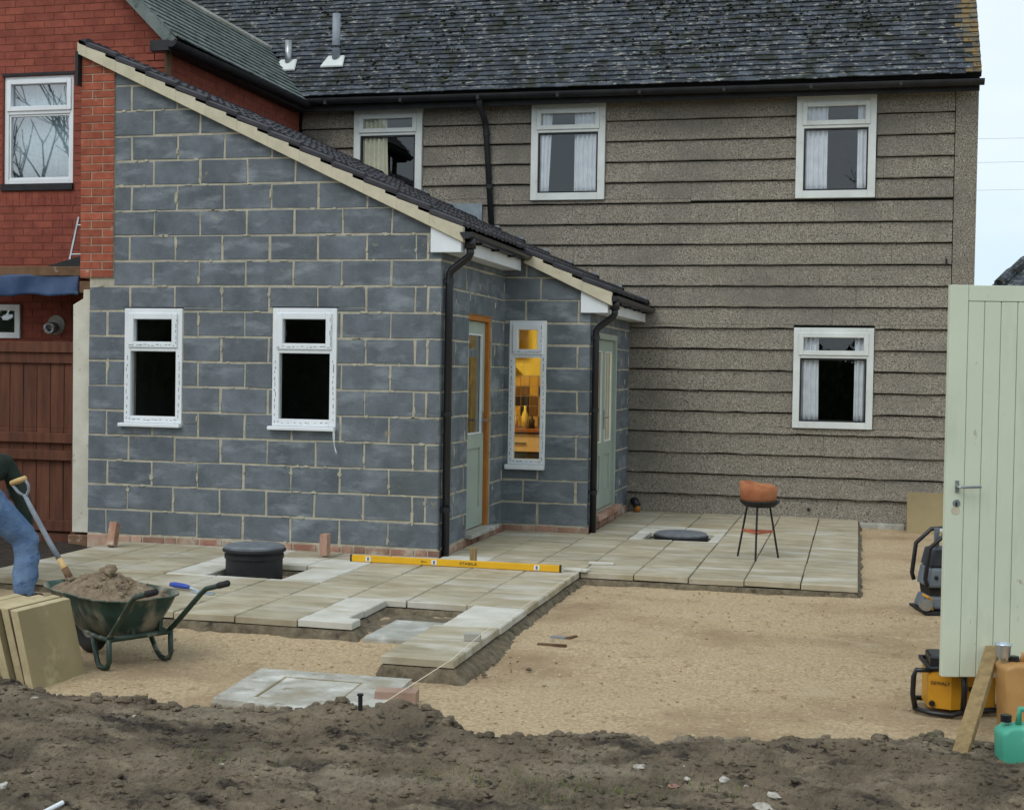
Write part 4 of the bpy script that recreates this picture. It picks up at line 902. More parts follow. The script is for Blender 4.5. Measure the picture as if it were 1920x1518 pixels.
# plank leaning on the door
A = np.array(onZ(1798, 1432, -.11)); Bq = np.array(tfd(.26, .15, .012))
ax = Vector(Bq-A).normalized(); sx = Vector(E3)-ax*ax.dot(Vector(E3)); sx.normalize(); nx_ = ax.cross(sx); Lp = (Vector(Bq)-Vector(A)).length
mb = MB()
P8 = []
for zz in (-.03, Lp):
    for (a, b) in ((-.045, -.006), (.022, -.026), (.034, .008), (-.033, .028)): P8.append(Vector(A)+ax*zz+sx*a+nx_*b)
tag(mb.hexa(P8).build('wooden_stake', PEG, None, bevel=.003), 'weathered wooden stake leaning against the pale green door', 'stake')
# fuel can, cup and green can
J0 = loc((.70, 7.09, -.125), 0, 0, 0)
jc = tag(empty('jerrycan', J0), 'tall translucent tan plastic jerrycan by the pale green door', 'can')
MB().prism(lambda u, v, w_: loc(J0, u, w_, v), [(.018, 0), (.262, 0), (.28, .30), (.255, .345), (.05, .352), (-.005, .335)], -.085, .085, .0).build('body', CANT, jc, bevel=.022, seg=4, smooth=True)
MB().tube([loc(J0, .10, 0, .335), loc(J0, .11, 0, .385), loc(J0, .2, 0, .385), loc(J0, .23, 0, .335)], .012, 8).build('handle', CANT, jc, smooth=True)
MB().lathe([(.026, 0), (.026, .03), (.02, .032)], loc(J0, .065, 0, .345), 14).build('cap', BLACKP, jc)
tag(MB().lathe([(.010, 0), (.012, .012), (.034, .022), (.038, .075), (.042, .078), (.042, .086), (.036, .086), (.033, .03)], loc(J0, .012, .0, .352), 18).build('metal_cup', STEEL, None, smooth=True), 'small shiny metal cup with dark rim perched on the tan jerrycan', 'cup')
G0 = loc((.622, 6.34, float(soil_h(.74, 6.34))-.02), 0, 0, 0)
gc = tag(empty('plastic_can', G0), 'squat turquoise green plastic can on the dark soil', 'can')
MB().prism(lambda u, v, w_: loc(G0, u, w_, v), [(.008, 0), (.24, 0), (.245, .13), (.20, .168), (.04, .168), (.0, .14)], -.065, .065, 0).build('body', CANG, gc, bevel=.018, seg=3, smooth=True)
MB().tube([loc(G0, .09, -.0, .17), loc(G0, .095, 0, .235), loc(G0, .19, 0, .235), loc(G0, .20, 0, .17)], .014, 8).build('handle', CANG, gc, smooth=True)
MB().lathe([(.024, 0), (.024, .03)], loc(G0, .035, 0, .18), 14).build('cap', BLACKP, gc)
# plate compactor behind the door
K0 = loc((.425, 10.2, gz(10.2)-.045), .08, 0, 0)
pc = tag(empty('plate_compactor', K0), 'grey vibrating plate compactor with folded black handle, half hidden by the door', 'compactor')
tk = lambda u, v, w_: loc(K0, u, w_, v)
MB().prism(tk, [(.03, 0), (.40, 0), (.44, .07), (-.02, .07)], 0, .40, .0).build('base_plate', IRON, pc, bevel=.012)
MB().prism(tk, [(.0, .075), (.36, .075), (.36, .17), (.03, .17)], .06, .34, .0).build('exciter_housing', GREYM, pc, bevel=.02)
MB().prism(tk, [(.05, .17), (.36, .17), (.36, .235), (.04, .235)], .08, .32, .0).build('rubber_mount', RUBBER, pc)
MB().prism(tk, [(.02, .235), (.36, .235), (.36, .375), (.045, .375)], .04, .34, .0).build('engine', GREYM, pc, bevel=.018)
MB().prism(tk, [(.04, .378), (.36, .378), (.36, .515), (.07, .505)], .07, .32, .0).build('engine_cowl', DGREY, pc, bevel=.015)
MB().lathe([(.014, 0), (.014, .01)], tk(.075, .31, .038), 10, axis=tuple(-N3)).build('plug', BLACKP, pc)
for w3 in (.03, .36): MB().tube([tk(.01, .25, w3), tk(-.005, .30, w3), tk(.02, .52, w3), tk(.13, .625, w3), tk(.38, .645, w3)], .016, 8).build('handle_bar', BLACKP, pc, smooth=True)
MB().tbox(tk, .065, .095, .52, .665, .05, .08).build('bracket', GREYM, pc); MB().tbox(tk, .096, .15, .64, .66, .05, .08).build('latch', UPVC, pc)
MB().lathe([(.045, 0), (.045, .05), (.02, .055)], tk(.0, .12, .05), 14, axis=tuple(-N3)).build('pulley', METAL, pc)
MB().tube([tk(-.02, .19, .035), tk(.01, .175, .0), tk(.035, .16, .01), tk(.03, .12, .02), tk(.05, .08, .03)], .01, 6).build('rope', YELR, pc)
# slab leaning against the house wall
mb = MB().box(.535, 1.0, 0, .04, 0, .475)
mb.xf(lambda p: (p.x, 15.52+p.y+p.z*.26, gz(15)-.02+p.z*.966)); tag(mb.build('leaning_slab', SLAB_N, None, bevel=.006), 'buff paving slab leaning against the foot of the house wall', 'slab')

struct(heightfield('bare_earth', np.arange(-9.2, -6.4, .05), np.arange(8.2, 11.4, .05), lambda X, Y: -.062+.03*fbm(X*4, Y*4, 4, 81)-.12*np.clip((9.4-Y), 0, 1), DARKH), 'strip of dark bare earth in front of the brown gate')
# ================================================================== YARD OBJECTS
# tripod fire bowl
C0 = (-.83, 12.17, 0)
fb = tag(empty('fire_bowl', C0), 'broken terracotta bowl on a black three legged stand', 'fire bowl')
mb = MB(); prof = [(.0, .478), (.12, .48), (.152, .52), (.162, .59), (.165, .652), (.148, .652), (.14, .56), (.11, .51), (0, .505)]
mb.lathe([(r, z) for r, z in prof], C0, 28)
mb.xf(lambda p: (p.x, p.y, p.z+(.022*math.sin(math.atan2(p.y-C0[1], p.x-C0[0])*1.0+1.6-3.2)-.006*math.sin(5*math.atan2(p.y-C0[1], p.x-C0[0])) if p.z > .64 else 0))).build('bowl', TERRA, fb, smooth=True)
MB().lathe([(.02, .448), (.13, .455), (.168, .49), (.178, .505), (.168, .508), (.125, .472), (.02, .462)], (C0[0]+.012, C0[1], 0), 28).build('pan', IRON, fb, smooth=True)
for a in (-90, 28, 152):
    a = math.radians(a); MB().tube([(C0[0]+.11*math.cos(a), C0[1]+.11*math.sin(a), .46), (C0[0]+.2*math.cos(a), C0[1]+.2*math.sin(a), .0)], .009, 8).build('leg', IRON, fb)
pts = [(C0[0]+.152*math.cos(math.radians(a)), C0[1]+.152*math.sin(math.radians(a)), .235) for a in (-90, 28, 152)]
MB().tube(pts, .011, 6, closed=True).build('brace_ring', RUSTR, fb)
# chambers
CA = (-4.595, 10.02, 0)
ch = tag(empty('inspection_chamber', CA), 'raised black plastic inspection chamber with grey round lid in a square gap', 'drain')
MB().lathe([(.222, -.2), (.222, .10), (.232, .10), (.232, .13), (.222, .13), (.222, .15)], CA, 40).build('riser', BLKRIM, ch, smooth=False)
MB().lathe([(.235, .148), (.248, .155), (.248, .168), (.238, .176)], CA, 40).build('rim', BLKRIM, ch)
MB().lathe([(.236, .17), (.238, .19), (.22, .2), (.05, .203), (0, .203)], CA, 40).build('lid', LID, ch)
struct(MB().box(-4.82, -4.225, 9.665, 10.37, -.21, -.12).build('chamber_gap_floor', DARKH, None), 'dark earth in the square gap round the raised chamber')
CB = (-1.665, 13.52, 0)
cb = tag(empty('drain_cover', CB), 'low grey round drain cover set in a square cut in the paving', 'drain')
MB().lathe([(.262, -.15), (.262, -.015), (.27, -.012), (.27, .012), (.255, .016)], CB, 40).build('frame', BLKRIM, cb)
MB().lathe([(.255, -.01), (.258, .03), (.24, .042), (.06, .047), (0, .047)], CB, 40).build('lid', LID, cb)
struct(MB().box(-1.99, -1.38, 13.22, 13.79, -.21, -.09).build('cover_gap_floor', DARKH, None), 'dark earth in the square gap round the low drain cover')
# bricks
BRKW = mat('cement_smeared_brick', s(150, 122, 106), s(168, 142, 126), sc=6, rough=.9, bump=.5, spots=[(5, .48, .62, s(186, 180, 168))])
def brick(name, loc_, rot, m, label, dim=(.215, .1025, .065)):
    mb = MB().box(-dim[0]/2, dim[0]/2, -dim[1]/2, dim[1]/2, 0, dim[2]); M_ = Matrix.Translation(loc_) @ rot
    mb.xf(lambda p: M_ @ p); return tag(mb.build(name, m, None, bevel=.004), label, 'brick')
Rz = lambda a: Matrix.Rotation(math.radians(a), 4, 'Z'); Rx = lambda a: Matrix.Rotation(math.radians(a), 4, 'X'); Ry = lambda a: Matrix.Rotation(math.radians(a), 4, 'Y')
brick('brick', (-6.27, 10.80, .01), Rz(10) @ Rx(-24) @ Ry(-90) @ Matrix.Translation((.1075, 0, 0)), mat('tan_brick', s(150, 112, 90), s(176, 142, 120), sc=9, rough=.9, bump=.5, spots=[(9, .58, .7, s(180, 168, 150))]), 'tan brick tilted against the plinth near the white wall end')
brick('brick', (-4.35, 10.90, 0.0), Rz(4) @ Ry(-90) @ Matrix.Translation((.1075, 0, -.03)), PLINB, 'brick standing on end against the plinth by the raised chamber', dim=(.18, .1025, .065))
brick('brick', (-2.27, 6.70, GZ+.02), Rz(8), BRKW, 'whitish brick lying beside the concrete pad under the string')
brick('mortar_bat', (-2.19, 7.84, .001), Rz(12), CONC, 'small pale offcut of slab on the end of the narrow paved strip', dim=(.1, .05, .045))
brick('mortar_bat', (-2.17, 10.86, .001), Rz(-10), SLAB_W, 'small white offcut at the inner corner of the paving', dim=(.2, .1, .02))
brick('mortar_bat', (-2.05, 11.30, .001), Rz(5), SLAB_W, 'thin white offcut on the slab beyond the spirit level', dim=(.21, .07, .018))
tag(MB().box(-3.10, -3.05, 10.97, 11.02, .0, .13).box(-3.13, -2.99, 10.95, 11.04, .0005, .012).build('timber_peg', PEG, None, bevel=.004), 'short upright timber peg standing behind the spirit level', 'peg')
# spirit level, lying on edge
lv = tag(empty('spirit_level', (-3.16, 10.735, 0)), 'long yellow spirit level lying across the paving', 'spirit level')
MB().box(-4.045, -2.285, 10.722, 10.748, .004, .058).build('body', YELL, lv, bevel=.003)
for x in (-3.9, -3.33, -2.47):
    v = MB().box(x-.022, x+.022, 10.7195, 10.7215, .012, .05).build('vial_window', UPVC, lv); MB().box(x-.008, x+.008, 10.717, 10.719, .018, .044).build('vial', LID, v)
for a, b in ((-4.058, -4.046), (-2.284, -2.272)): MB().box(a, b, 10.720, 10.750, .002, .060).build('end_cap', BLACKP, lv)
text_mesh('STABILA', .032, BLACKP, 'lettering', lambda p: (-3.04+p.x*1.25, 10.7205-p.z, .032+p.y), lv)
text_mesh('180 cm', .018, BLACKP, 'lettering', lambda p: (-3.42+p.x, 10.7205-p.z, .032+p.y), lv)
# blue handled tool
tl = tag(empty('trowel', (-4.56, 8.9, 0)), 'bright steel trowel with blue handle lying on the paving', 'trowel')
MB().tube([(-4.76, 8.97, .03), (-4.72, 8.955, .032), (-4.62, 8.925, .03), (-4.58, 8.91, .026)], [.016, .02, .018, .012], 10).build('handle', BLUEH, tl, smooth=True)
MB().tube([(-4.585, 8.912, .026), (-4.54, 8.90, .02), (-4.50, 8.885, .012)], .007, 8).build('tang', STEEL, tl)
MB().prism(lambda u, v, w_: (u, v, w_), [(-4.53, 8.925), (-4.36, 8.865), (-4.345, 8.80), (-4.38, 8.795), (-4.55, 8.86)], .004, .009).build('blade', STEEL, tl)
# concrete pad
pd = tag(empty('concrete_pad', (-2.85, 6.93, GZ)), 'rough pale concrete pad with a sunken rectangular cover tray', 'pad')
c4 = [onZ(490, 1252, -.085), onZ(772, 1272, -.085), onZ(692, 1342, -.085), onZ(398, 1308, -.085)]
def padp(u, v, z): a = c4[3]*(1-u)+c4[2]*u; b = c4[0]*(1-u)+c4[1]*u; q = a*(1-v)+b*v; return (q[0], q[1], z)
tp = lambda u, v, w_: padp(u, v, w_)
fr_ = MB()
for r in minus([(0, 1, 0, 1)], [(.22, .74, .16, .80)]): fr_.prism(tp, R4(r), -.18, -.085)
PADC = mat('pad_concrete', s(186, 183, 172), s(158, 154, 142), sc=7, det=9, rough=.95, bump=1, bsc=30, bd=.012, spots=[(4, .54, .68, s(206, 204, 196)), (12, .6, .7, s(136, 128, 110)), (2.2, .56, .7, s(150, 142, 122))])
fr_.build('surround', PADC, pd)
MB().prism(tp, R4((.235, .725, .175, .785)), -.15, -.088, .004).build('cover', PADC, pd)
mb = MB(); ring(mb, tp, .221, .739, .161, .799, .012, -.15, -.0865); mb.build('frame', SLAB_N, pd)
# stake and string line
S0 = onZ(676, 1356, -.09)
tag(MB().tube([(S0[0], S0[1], -.16), (S0[0]-.003, S0[1], .045)], .011, 10).lathe([(.016, 0), (.016, .008)], (S0[0]-.003, S0[1], .045), 10).build('iron_pin', IRON, None), 'dark iron pin driven into the soil holding the string line', 'pin')
tag(MB().tube([(S0[0], S0[1], -.06), (-2.15, 7.26, .004), (-2.128, 7.84, .05), (-2.12, 10.86, .025)], .0022, 5).build('string_line', STRING, None), 'thin pale string line stretched along the paving edge', 'string')
for i, (p, q, m, lb) in enumerate((((1008, 1210), (1062, 1214), OLDB, 'dark flat timber offcut on the buff stone'), ((1035, 1196), (1060, 1200), LEAD, 'grey sliver of slate on the buff stone'), ((1064, 1200), (1080, 1196), OLDB, 'small triangular timber chip on the buff stone'))):
    a, b = onZ(*p, GZ+.03), onZ(*q, GZ+.03); d = (b-a); nn = np.array([-d[1], d[0], 0])/np.linalg.norm(d)*.02
    tag(MB().hexa([tuple(a-nn+[0, 0, .003]), tuple(b-nn*.4+[0, 0, .003]), tuple(b+nn*.6+[0, 0, .003]), tuple(a+nn+[0, 0, .003]), tuple(a-nn+[0, 0, .017]), tuple(b-nn*.4+[0, 0, .02]), tuple(b+nn*.6+[0, 0, .02]), tuple(a+nn+[0, 0, .017])]).build('offcut', m, None), lb, 'offcut')
# stack of slabs standing on edge
bl_, br_ = np.array([-4.185, 6.43]), np.array([-4.155, 6.88]); tdir = (br_-bl_)/np.linalg.norm(br_-bl_); nrm = np.array([tdir[1], -tdir[0]])
ths = [(0, 0, .45), (.075, .03, .455), (.128, -.01, .45), (.176, .035, .45), (.25, .005, .445), (.315, .03, .45)]
names = ['front slab of the stack standing on edge, its broad face bare', 'second slab of the stack standing on edge', 'third slab of the stack standing on edge', 'fourth slab of the stack standing on edge', 'fifth slab of the stack standing on edge', 'rearmost slab of the stack standing on edge']
for i, (o_, sh_, hh) in enumerate(ths):
    lean = (.25, .27, .275, .28, .30, .31)[i]; t = .048; W_ = .455; mb = MB()
    def pt(a, d, v): q = bl_+tdir*(a+sh_-.02)-nrm*(o_+d+v*math.sin(lean)); return (q[0], q[1], GZ-.02+v*math.cos(lean)+d*math.sin(lean)*.5)
    mb.hexa([pt(0, 0, 0), pt(W_, 0, 0), pt(W_, t, 0), pt(0, t, 0), pt(0, 0, hh), pt(W_, 0, hh), pt(W_, t, hh), pt(0, t, hh)])
    so1 = mb.build('stacked_slab', [SLAB_N, SLAB_E], None, bevel=.004); n3 = Vector((nrm[0]*math.cos(lean), nrm[1]*math.cos(lean), math.sin(lean)))
    for pp in so1.data.polygons: pp.material_index = 0 if abs(pp.normal.dot(n3)) > .8 else 1
    tag(so1, names[i], 'slab', 'paving slabs stacked on edge')
mb = MB().box(-.23, .23, 0, .045, 0, .42); mb.xf(lambda p: (-5.22+p.x*.9+p.y*.2, 7.0-p.x*.25+p.z*.2, GZ+p.z)); tag(mb.build('leaning_slab', SLAB_N, None, bevel=.004), 'buff slab standing apart behind the stack of slabs', 'slab')
# ================================================================== WHEELBARROW
LM = np.array([-4.02, 7.15]); wa_ = np.array([.87, -.49]); wp_ = np.array([.49, .87])
wb_ = lambda u, v, z: (LM[0]+wa_[0]*u+wp_[0]*v, LM[1]+wa_[1]*u+wp_[1]*v, z)
bar = tag(empty('wheelbarrow', wb_(0, 0, GZ)), 'muddy green steel wheelbarrow heaped with damp sand', 'wheelbarrow')
def outline(u0, u1, wf_, wr_, z, n=44, ex=.62):
    uc, ru = (u0+u1)/2, (u1-u0)/2; out = []
    for k in range(n):
        t = 2*math.pi*k/n; cu, su = math.cos(t), math.sin(t); u = uc+ru*math.copysign(abs(cu)**ex, cu); f = (u-u0)/(u1-u0)
        v = (wf_+(wr_-wf_)*f)*math.copysign(abs(su)**ex, su); out.append(wb_(u, v, z))
    return out
RZ = .275
rings_ = [outline(-.50, .02, .12, .16, .055), outline(-.56, .05, .15, .19, .075), outline(-.70, .13, .20, .255, .20), outline(-.78, .17, .225, .285, RZ), outline(-.795, .185, .24, .30, RZ+.004), outline(-.795, .185, .24, .30, RZ-.006)]
n = 44; mb = MB(); vs = [q for r in rings_ for q in r]; fs = [tuple(range(n))]
for k in range(len(rings_)-1):
    for i in range(n): j = (i+1) % n; fs.append((k*n+i, k*n+j, (k+1)*n+j, (k+1)*n+i))
o = mb.add(vs, fs).build('tray', BGREEN, bar, smooth=True); o.modifiers.new('s', 'SOLIDIFY').thickness = .004
for sg in (-1, 1):
    fr_o = MB().tube([wb_(-.53, .06*sg, .05), wb_(-.40, .11*sg, .045), wb_(-.1, .185*sg, .045), wb_(.04, .195*sg, .05), wb_(.09, .20*sg, .085), wb_(.33, .225*sg, .30), wb_(.38, .228*sg, .335), wb_(.44, .23*sg, .35), wb_(.53, .23*sg, .375)], .0155, 10).build('handle_tube', TUBEG, bar, smooth=True)
    MB().tube([wb_(.50, .23*sg, .367), wb_(.585, .23*sg, .39)], .019, 10).build('grip', RUBBER, fr_o, smooth=True)
    MB().tube([wb_(-.15, .18*sg, .04), wb_(-.075, .195*sg, -.085), wb_(-.045, .2*sg, -.112), wb_(0, .2*sg, -.118), wb_(.045, .2*sg, -.108), wb_(.065, .2*sg, -.075), wb_(.06, .2*sg, .055)], .0155, 10).build('leg', TUBEG, bar, smooth=True)
    MB().tbox(lambda u, v, w_: wb_(u, v, w_), .055, .07, .09*sg+.04-.012, .09*sg+.04+.012, .05, .2).build('rear_stay', TUBEG, bar)
    MB().tube([wb_(-.49, .075*sg, .055), wb_(-.49, .075*sg, .03)], .012, 8).build('axle_bracket', IRON, bar)
MB().tube([wb_(.06, -.2, .05), wb_(.06, .2, .05)], .0165, 10).build('cross_bar', TUBEG, bar, smooth=True)
wh = empty('w', (0, 0, 0)); bpy.data.objects.remove(wh)
ax_ = (wp_[0], wp_[1], 0); wc = Vector(wb_(-.49, 0, .045))
wo_ = MB().lathe([(.03, -.03), (.095, -.022), (.1, -.03), (.1, .03), (.095, .022), (.03, .03)], wc, 24, axis=ax_).build('wheel', METAL, bar, smooth=False)
prof = [(.125+.05*math.cos(t)*1.0, .045*math.sin(t)) for t in np.linspace(0, 2*math.pi, 13)]
MB().lathe(prof, wc, 30, axis=ax_).build('tyre', RUBBER, wo_, smooth=True)
MB().lathe([(.02, -.075), (.02, .075)], wc, 12, axis=ax_).build('axle', IRON, wo_)
# sand heap
rows = []
for i in range(15):
    q = i/14; row = []
    for k in range(61):
        t = 2*math.pi*k/60; cu, su = math.cos(t), math.sin(t); u = -.30+.455*q*math.copysign(abs(cu)**.68, cu); f = (u+.78)/.95
        v = (.205+.06*f)*q*math.copysign(abs(su)**.68, su); p = wb_(u, v, 0)
        z = RZ-.022+(.075*(1-q**2.4)+.03*math.exp(-((u+.36)**2+(v-.05)**2)/.012))+(1-q**4)*.05*float(fbm(p[0]*11, p[1]*11, 4, 5))+.02*(q < .97)*float(fbm(p[0]*40, p[1]*40, 2, 8))
        row.append((p[0], p[1], z))
    rows.append(row)
mb = MB().grid(rows); rg = random.Random(14)
for i in range(90):
    u, v = rg.uniform(-.68, .08), rg.uniform(-.18, .18); q = max(abs(u+.30)/.455, abs(v)/.24); p = wb_(u, v, RZ-.015+.075*(1-q**2.4)); lump(mb, p, rg.uniform(.006, .02), i, .7, n=6)
lump(mb, wb_(-.36, .05, .378), .042, 5, .8); lump(mb, wb_(-.33, .03, .365), .036, 15, .8); lump(mb, wb_(-.40, .03, .365), .034, 25, .8)
tag(mb.build('sand_heap', SAND, None, smooth=False, recalc=False), 'lumpy heap of damp brown sand filling the wheelbarrow', 'sand')
# shovel
YS_ = 7.52; q = lambda a, b, y=YS_: Vector(onY(a, b, y)); sv = tag(empty('shovel', q(130, 1085)), 'long shovel with wooden grip stuck upright into the sand heap', 'shovel')
MB().tube([q(21, 906), q(35, 901), q(48, 896)], [.0165, .019, .0165], 12).build('grip', ASHW, sv, smooth=True)
MB().tube([q(23, 908), q(34, 922), q(48, 931)], .009, 8).tube([q(46, 898), q(53, 908), q(54, 918), q(50, 927), q(48, 932)], .009, 8).build('yoke', SHAFT, sv, smooth=True)
MB().tube([q(46, 927), q(60, 955), q(95, 1020), q(114, 1052)], [.012, .0155, .0165, .0165], 12).build('shaft', SHAFT, sv, smooth=True)
MB().tube([q(111, 1047), q(122, 1066), q(136, 1095)], [.017, .02, .022], 12).build('socket', ASHW, sv, smooth=True)
MB().tube([q(121, 1064), q(134, 1090)], [.0215, .024], 12).build('ferrule', OLDB, sv, smooth=True)
bq = q(134, 1092); bd = (q(134, 1090)-q(114, 1052)).normalized(); bs = Vector((wp_[0], wp_[1], 0))
MB().hexa([bq-bs*.09, bq+bs*.09, bq+bs*.1+bd*.2, bq-bs*.1+bd*.2, bq-bs*.09+Vector((.004, 0, .004)), bq+bs*.09+Vector((.004, 0, .004)), bq+bs*.1+bd*.2+Vector((.004, 0, .004)), bq-bs*.1+bd*.2+Vector((.004, 0, .004))]).build('blade', IRON, sv)

# ================================================================== PERSON bending over behind the barrow
J = [(-6.12, 8.50, .74, .155), (-5.965, 8.46, .70, .125), (-5.86, 8.56, .52, .115), (-5.735, 8.66, .335, .098), (-5.70, 8.62, .15, .084), (-5.685, 8.55, -.04, .074), (-5.67, 8.66, -.085, .055), (-5.665, 8.76, -.09, .045),
     (-6.27, 8.46, .70, .125), (-6.32, 8.60, .52, .115), (-6.36, 8.70, .335, .098), (-6.37, 8.62, .15, .082), (-6.38, 8.55, -.04, .07), (-6.40, 8.66, -.085, .055), (-6.42, 8.76, -.09, .045),
     (-6.17, 8.68, .80, .165), (-6.24, 8.88, .85, .17), (-6.30, 9.08, .86, .14), (-6.33, 9.20, .83, .062), (-6.36, 9.33, .79, .095), (-6.38, 9.45, .73, .08),
     (-6.12, 9.04, .78, .085), (-6.02, 9.06, .56, .062), (-5.98, 9.04, .34, .052), (-5.975, 9.0, .26, .036), (-5.97, 9.0, .18, .03),
     (-6.48, 9.04, .78, .085), (-6.54, 9.08, .56, .062), (-6.55, 9.06, .34, .052), (-6.55, 9.02, .26, .036), (-6.55, 9.0, .18, .03)]
Ed = [(0, 1), (1, 2), (2, 3), (3, 4), (4, 5), (5, 6), (6, 7), (0, 8), (8, 9), (9, 10), (10, 11), (11, 12), (12, 13), (13, 14), (0, 15), (15, 16), (16, 17), (17, 18), (18, 19), (19, 20), (17, 21), (21, 22), (22, 23), (23, 24), (24, 25), (17, 26), (26, 27), (27, 28), (28, 29), (29, 30)]
for base in (25, 30):     # fingers
    bx_, by_, bz_, _ = J[base]
    for i, (dx, dl) in enumerate(((-.022, .07), (-.008, .08), (.008, .075), (.022, .06))):
        J.append((bx_+dx, by_+.004, bz_-.03, .0088)); J.append((bx_+dx*1.15, by_+.02, bz_-.03-dl*.5, .008)); J.append((bx_+dx*1.2, by_+.045, bz_-.03-dl*.75, .007)); m_ = len(J); Ed += [(base, m_-3), (m_-3, m_-2), (m_-2, m_-1)]
    J.append((bx_+.01, by_+.04, bz_+.02, .010)); J.append((bx_+.012, by_+.065, bz_-.015, .0085)); m_ = len(J); Ed += [(base-1, m_-2), (m_-2, m_-1)]
me = bpy.data.meshes.new('person'); me.from_pydata([j[:3] for j in J], Ed, []); po = bpy.data.objects.new('person', me); COL.objects.link(po)
mod = po.modifiers.new('skin', 'SKIN'); mod.use_smooth_shade = True; mod.branch_smoothing = .6
for i, v in enumerate(me.skin_vertices[0].data): v.radius = (J[i][3], J[i][3]); v.use_root = (i == 0)
sb = po.modifiers.new('sub', 'SUBSURF'); sb.levels = 2; sb.render_levels = 2
dg = bpy.context.evaluated_depsgraph_get(); em = bpy.data.meshes.new_from_object(po.evaluated_get(dg)); bpy.data.objects.remove(po); bpy.data.meshes.remove(me)
for m_ in (JEANS, JACK, SKIN, HAIR, BOOT): em.materials.append(m_)
co = np.array([v.co[:] for v in em.vertices]); 
cr = (fbm(co[:, 0]*14+co[:, 1]*9, co[:, 2]*24+co[:, 0]*6, 3, 91)*.020+.006)*(co[:, 2] > -.02)*(co[:, 1] < 9.02)
nr = np.array([v.normal[:] for v in em.vertices]); co = co+nr*cr[:, None]; em.vertices.foreach_set('co', co.ravel())
for p in em.polygons:
    c = p.center; p.use_smooth = True; arm = c.y > 8.95 and (c.x > -6.1 or c.x < -6.46)
    if arm: p.material_index = 1 if c.z > .29 else 2
    elif c.y > 9.16: p.material_index = 2 if c.y < 9.3 else 3
    elif c.z < -.03: p.material_index = 4
    elif c.y > 8.64 and c.z > .66 or c.z > .79: p.material_index = 1
    else: p.material_index = 0
pe = link('person', em, (0, 0, 0)); tag(pe, 'person in blue jeans and dark green jacket bending over behind the wheelbarrow', 'person')
hem = MB().lathe([(.175, -.03), (.19, .0), (.18, .06), (.165, .1)], (-6.13, 8.54, .745), 24, axis=(-.08, .55, .82)).build('jacket_hem', JACK, pe, smooth=True)

# ================================================================== SMALL THINGS
rg = random.Random(21)
PLN = {0: 'angular pale plaster lump beyond the pinkish rag from the largest lump', 1: 'pale plaster lump touching the pinkish rag', 4: 'tiny white plaster crumb beside the pinkish rag', 3: 'rounded white plaster lump alone between the rag and the largest lump', 5: 'largest pale plaster lump in the dark soil', 6: 'pale plaster lump just behind the largest lump', 7: 'small pale plaster lump in the soil below the wheelbarrow', 8: 'small pale plaster lump in the soil below the wheelbarrow', 9: 'pale plaster lump in the soil below the stacked slabs', 12: 'pale plaster lump close to the white plastic stick'}
for i, (px, py, r) in enumerate(((1200, 1440, .028), (1288, 1462, .024), (1282, 1428, .009), (1358, 1462, .032), (1238, 1474, .010), (1432, 1505, .05), (1450, 1490, .03), (235, 1332, .02), (252, 1338, .014), (66, 1306, .022), (407, 1412, .012), (415, 1432, .012), (6, 1472, .03), (480, 1455, .008), (1400, 1470, .01))):
    c = onZ(px, py, -.06); z = float(soil_h(c[0], c[1])); c = onZ(px, py, z+r*.3); z = float(soil_h(c[0], c[1])); mb = MB(); lump(mb, (0, 0, 0), r, i+40, .5, n=9)
    an = rg.uniform(0, 3.1); mb.xf(lambda p: (c[0]+p.x*math.cos(an)*1.2-p.y*math.sin(an)*.7, c[1]+p.x*math.sin(an)*1.2+p.y*math.cos(an)*.7, z-r*.1+p.z))
    tag(mb.build('plaster_lump', PLAST, None), PLN.get(i, 'tiny pale plaster crumb in the open dark soil'), 'rubble', 'plaster lumps in the soil')
c = onZ(1262, 1472, float(soil_h(*onZ(1262, 1472, -.06)[:2]))); mb = MB(); lump(mb, tuple(c), .03, 3, .3); tag(mb.build('rag', PINKR, None), 'faded pinkish rag trodden into the soil', 'rag')
a, b = onZ(82, 1518, -.06), onZ(118, 1508, -.06); za = float(soil_h(a[0], a[1])); tag(MB().tube([(a[0], a[1], za+.012), (b[0], b[1], float(soil_h(b[0], b[1]))+.014)], .009, 8).build('white_stick', UPVC, None), 'short white plastic stick lying on the soil', 'stick')
# strip of film hanging from the sill by the downpipe
P_ = [[(-4.415+.014*k/3+.03*(j/8)**2+.004*math.sin(j), Y1-.055-.012*math.sin(j*.9+k), 1.085-.23*j/8) for k in range(4)] for j in range(9)]
o = MB().grid(P_).build('plastic_strip', UPVC, None, smooth=True, recalc=False); o.modifiers.new('s', 'SOLIDIFY').thickness = .0012
tag(o, 'white strip of film dangling from the window sill', 'plastic strip')
el = tag(empty('waste_pipe', (-2.47, 15.74, 0)), 'black elbow waste pipe with orange spigot low on the house wall', 'pipe')
MB().tube([(-2.5, 15.88, .115), (-2.5, 15.79, .118), (-2.48, 15.76, .115), (-2.45, 15.74, .06)], .045, 12).build('elbow', BLACKP, el, smooth=True)
MB().tube([(-2.45, 15.74, .07), (-2.45, 15.74, .0)], .036, 12).build('spigot', OAK, el, smooth=True)
# dark hole and stain low in the wall
tag(MB().lathe([(.02, 0), (.02, .006)], (-.52, Y3-.047, .09), 10, axis=(0, -1, 0)).build('vent_hole', BLACKP, None), 'small dark pipe stub low in the pebbled wall', 'pipe stub')
tag(MB().tube([(.90, Y3-.02, 2.90), (.90, Y3-.075, 2.90), (.90, Y3-.08, 2.84)], .012, 6).build('wall_hook', IRON, None), 'small dark hook on the wall near the corner', 'hook')

